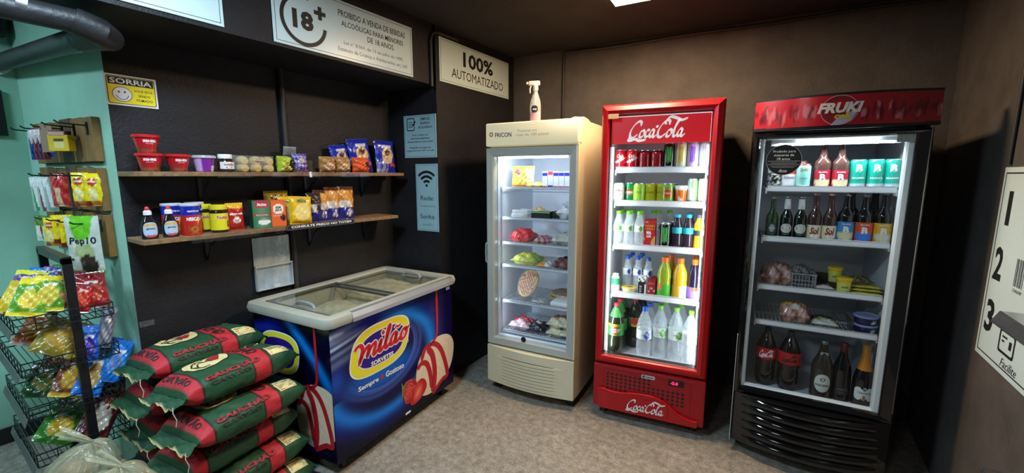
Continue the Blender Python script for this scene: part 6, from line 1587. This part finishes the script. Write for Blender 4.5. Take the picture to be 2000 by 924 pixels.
def sack(label, loc, rz, seed, tilt=0., pitch=0., full=True):
    S = Sack(seed)
    t = thing('charcoal_sack', label, 'sack', loc, rz, None, rx=tilt, ry=pitch)
    nu, nv = 70, 40
    V1, F1, UV = grid(nu, nv, S.top); V2, F2, _ = grid(nu, nv, S.bot)
    n = len(V1)
    mk('sack_body', (V1 + V2, F1 + [tuple(i + n for i in reversed(q)) for q in F2]), SACK, t, 'all', [sackcol(*q) for q in UV] * 2)
    # sewn end flap with a pale tape edge and a loose thread
    fl, _f, uv = grid(6, 16, lambda u, v: (-S.L / 2 - .048 * (1 - u) + .004, (v - .5) * S.W * (.91 + .06 * (1 - u)), S.T_ * .5 + .018 * wob(v * 7, u * 2, seed) * (1.2 - u) - .02 * (1 - u)))
    f = mk('end_flap', (fl, _f), SACK, t, 'all', [CG if q[0] > .14 else C('#c9b878') for q in uv])
    fl, _f, uv = grid(4, 16, lambda u, v: (S.L / 2 + .022 * u - .004, (v - .5) * S.W * .91, S.T_ * .5 + .012 * wob(v * 7, u * 2, seed + 4) - .015 * u))
    mk('end_flap', (fl, _f), SACK, t, 'all', [CG] * len(fl))
    mk('thread', tube([(-S.L / 2 - .042, -S.W * .46, S.T_ * .45), (-S.L / 2 - .047, -S.W * .48, S.T_ * .3), (-S.L / 2 - .04, -S.W * .49, S.T_ * .1), (-S.L / 2 - .045, -S.W * .48, -.01)], .0016, 5), mat('thread', C('#c9c2a8'), .7), t)
    if not full: return t
    def on(vf2, u0, v0, rot=0., eps=.0022, lower=False):
        V = []
        for a, b in vf2[0]:
            x = a * math.cos(rot) - b * math.sin(rot); y = a * math.sin(rot) + b * math.cos(rot)
            V.append(S.top(u0 + x / S.L, v0 + y / (S.W * 1.35), eps))
        return V, vf2[1]
    ev, ef = blob(ell(0, 0, .088, .058, 40, 2.1), 0, 0, 12)
    em = mk('emblem', on((ev, ef), .345, .56, .14), SYEL, t)
    mk('emblem_line', on(drop(ring(ell(0, 0, .088, .058, 40, 2.1), ell(0, 0, .084, .054, 40, 2.1))), .345, .56, .14, .0030), SINK, t)
    hat = [(-.062, .000), (-.050, .018), (-.025, .026), (-.010, .040), (.012, .040), (.020, .026), (.048, .018), (.060, .004), (.03, .012), (-.03, .012)]
    tri = lambda P: (lambda V, F: (V, F))(*blob(P, sum(p[0] for p in P) / len(P), sum(p[1] for p in P) / len(P), 5))
    mk('emblem_drawing', on(drop(join(stroke([(-.068, -.012), (-.04, .012), (0, .030), (.045, .026), (.070, .010)], .004, .009), stroke([(-.055, -.022), (-.03, -.004), (-.01, -.010), (.005, -.026)], .004, .008), stroke([(-.04, .004), (-.02, .016), (.0, .008)], .003, .006), stroke([(-.062, -.008), (-.05, -.03), (-.02, -.04)], .004, .008))), .345, .56, .14, .0034), SINK, em)
    mk('emblem_scarf', on(tri([(-.002, -.020), (.020, -.034), (.052, -.016), (.050, .014), (.022, .018), (.004, .004)]), .345, .56, .14, .0032), SRED, em)
    mk('lettering_shadow', on(Tfit('GAUCHÃO', .225, .046, bold=.09), .40, .20, 0., .0026), SINK, t)
    mk('lettering', on(Tfit('GAUCHÃO', .22, .040, bold=.04), .40, .20, 0., .0034), SRED, t)
    mk('lettering', on(Tfit('CARVÃO', .16, .030, bold=.03), .36, .085, 0., .003), SINK, t)
    mk('lettering', on(Tfit('GAUCHO', .20, .045, bold=.03), .635, .60, -R90, .003), SINK, t)
    mk('lettering', on(Tfit('CARVÃO', .17, .030, bold=.03), .075, .50, -R90, .003), SINK, t)
    mk('price_sticker', on(([(a * .030, b * .022) for a, b in ((-1, -1), (0, -1), (1, -1), (1, 1), (0, 1), (-1, 1))], [(0, 1, 2, 3, 4, 5)]), .625, .80, .2, .0045), WHITEP, t) if seed in (1., 2.) else None
    bv, bf = blob(ell(0, 0, .030, .026, 24), 0, 0, 5); mk('stamp', on((bv, bf), .80, .62, 0, .0022), SYEL, t); bv, bf = blob(ell(0, 0, .026, .022, 24), 0, 0, 5); mk('stamp_field', on((bv, bf), .80, .62, 0, .0030), SINK, t)
    gv, gf, _u = grid(6, 6, lambda u, v: ((u - .5) * .085, 0, (v - .5) * .085)); mk('text_block', on(drop((gv, gf)), .825, .27, 0, .0024), SYEL, t)
    mk('text_lines', on(drop(join(*[flat([(-.036, z), (.036 - .012 * (k % 2), z), (.036 - .012 * (k % 2), z + .005), (-.036, z + .005)]) for k, z in enumerate((-.034, -.022, -.010, .002, .014, .026))])), .825, .27, 0, .0032), mat('sack_brown_print', C('#7a6a48'), .6), t)
    gv, gf, _u = grid(4, 3, lambda u, v: ((u - .5) * .06, 0, (v - .5) * .03)); mk('small_block', on(drop((gv, gf)), .80, .82, 0, .0024), SYEL, t)
    return t
SR = math.radians
SA = R90 + SR(8)
sack('charcoal sack on top of the stack by the black wall', (-2.285, .760, .606), SA - SR(3), 1., tilt=SR(-4))
sack('charcoal sack on top of the outer stack, price sticker on its red band', (-2.005, .772, .562), SA - SR(2), 2., tilt=SR(-7))
sack('charcoal sack second from the top of the outer stack', (-1.945, .765, .415), SA, 3., tilt=SR(-3))
sack('charcoal sack third from the top of the outer stack', (-2.000, .748, .278), SA, 4., tilt=SR(-2))
sack('charcoal sack second from the bottom of the outer stack', (-1.975, .775, .139), SA, 5.)
sack('charcoal sack at the bottom of the outer stack', (-1.950, .785, .0), SA, 6.)
sack('charcoal sack second from the top of the stack by the black wall', (-2.287, .735, .456), SA - SR(4), 7., full=False)
sack('charcoal sack second from the bottom of the stack by the black wall', (-2.288, .755, .304), SA - SR(4), 8., full=False)
sack('charcoal sack just above the floor by the black wall', (-2.286, .745, .152), SA - SR(4), 9., full=False)
sack('charcoal sack on the floor against the black wall', (-2.288, .750, .0), SA - SR(4), 10., full=False)
# ------------------------------------------------------------------ clear plastic bags of bread in front of the sacks
PLAS = mat('clear_plastic_bag', C('#b9b896'), .14, alpha=.42, spec=.8, bump=(16, 1.))
def plastic(label, loc, r, h, seed, rz, top):
    t = thing('plastic_bag', label, 'bag', loc, rz)
    def fn(u, v):
        a = u * 2 * math.pi
        k = (.55 + .45 * min(1, v * 6)) * max(0, 1 - max(0, v - .30) ** 2 / .49) ** .5
        rad = r * k * (1 + .07 * wob(math.cos(a) * 3, math.sin(a) * 3 + v * 4, seed)) + r * (.050 * math.sin(a * 8 + seed + 4 * v) + .030 * math.sin(a * 19 - seed + 2 * v)) * sm(v * 2.) * k ** .3
        lean = sm((v - .3) / .7) ** 1.3
        z = h * v + .012 * wob(math.cos(a) * 4 + seed, math.sin(a) * 4, seed) * sm(v * 2)
        return (rad * math.cos(a) * 1.2 + top[0] * lean, rad * math.sin(a) * .95 + top[1] * lean, max(z, .001))
    V, F, _ = grid(96, 34, fn); mk('film', (V, F), PLAS, t, 'all')
    kx = top
    def tuft(u, v):
        a = u * 2 * math.pi
        rad = r * (.12 + .34 * v ** .8) * (1 + .28 * math.sin(a * 7 + seed))
        return (rad * .8 * math.cos(a) + kx[0] - .10 * v, rad * .35 * math.sin(a) + kx[1] - .02 * v, h * .985 + .026 * v + rad * .25 * math.cos(a * 2 + seed) + .01)
    V, F, _ = grid(44, 8, tuft); mk('knotted_end', (V, F), PLAS, t, 'all')
    BR = mat('bread_inside', C('#8f6d4c'), .7, noise=(10, .7, 1.25))
    for i, (x, y, z, s_) in enumerate(((-.05, -.03, .0, 1.), (.06, .02, .0, .95), (.0, .0, .085, 1.), (.03, -.05, .07, .8))):
        mk('bread_loaf', xf(lathe([(0, 0), (.035, .008), (.052, .035), (.056, .08), (.050, .13), (.03, .155), (0, .16)], 16), (x - .07 * s_, y, .058 + z * h / .28), ry=R90, s=s_ * r / .15), BR, t, True)
    return t
plastic('clear plastic bag of bread with its top bunched, beside the snack rack', (-2.165, .285, .248), .118, .245, 1., .3, (.04, .04))
plastic('clear plastic bag of bread in front of the charcoal sacks', (-1.868, .330, .248), .125, .235, 4., .3, (-.02, .03))
# the crate that carries them
CRT = mat('dark_crate', (.02, .02, .022), .5)
t = thing('storage_crate', 'low dark crate under the plastic bags', 'crate', (-2.36, .10, 0), 0.)
mk('crate_top', rbox(0, .62, 0, .42, .225, .247, .004, 1), CRT, t)
for a in (0, .58):
    for b in (0, .38): mk('leg', box(a, a + .04, b, b + .04, 0, .225), CRT, t)
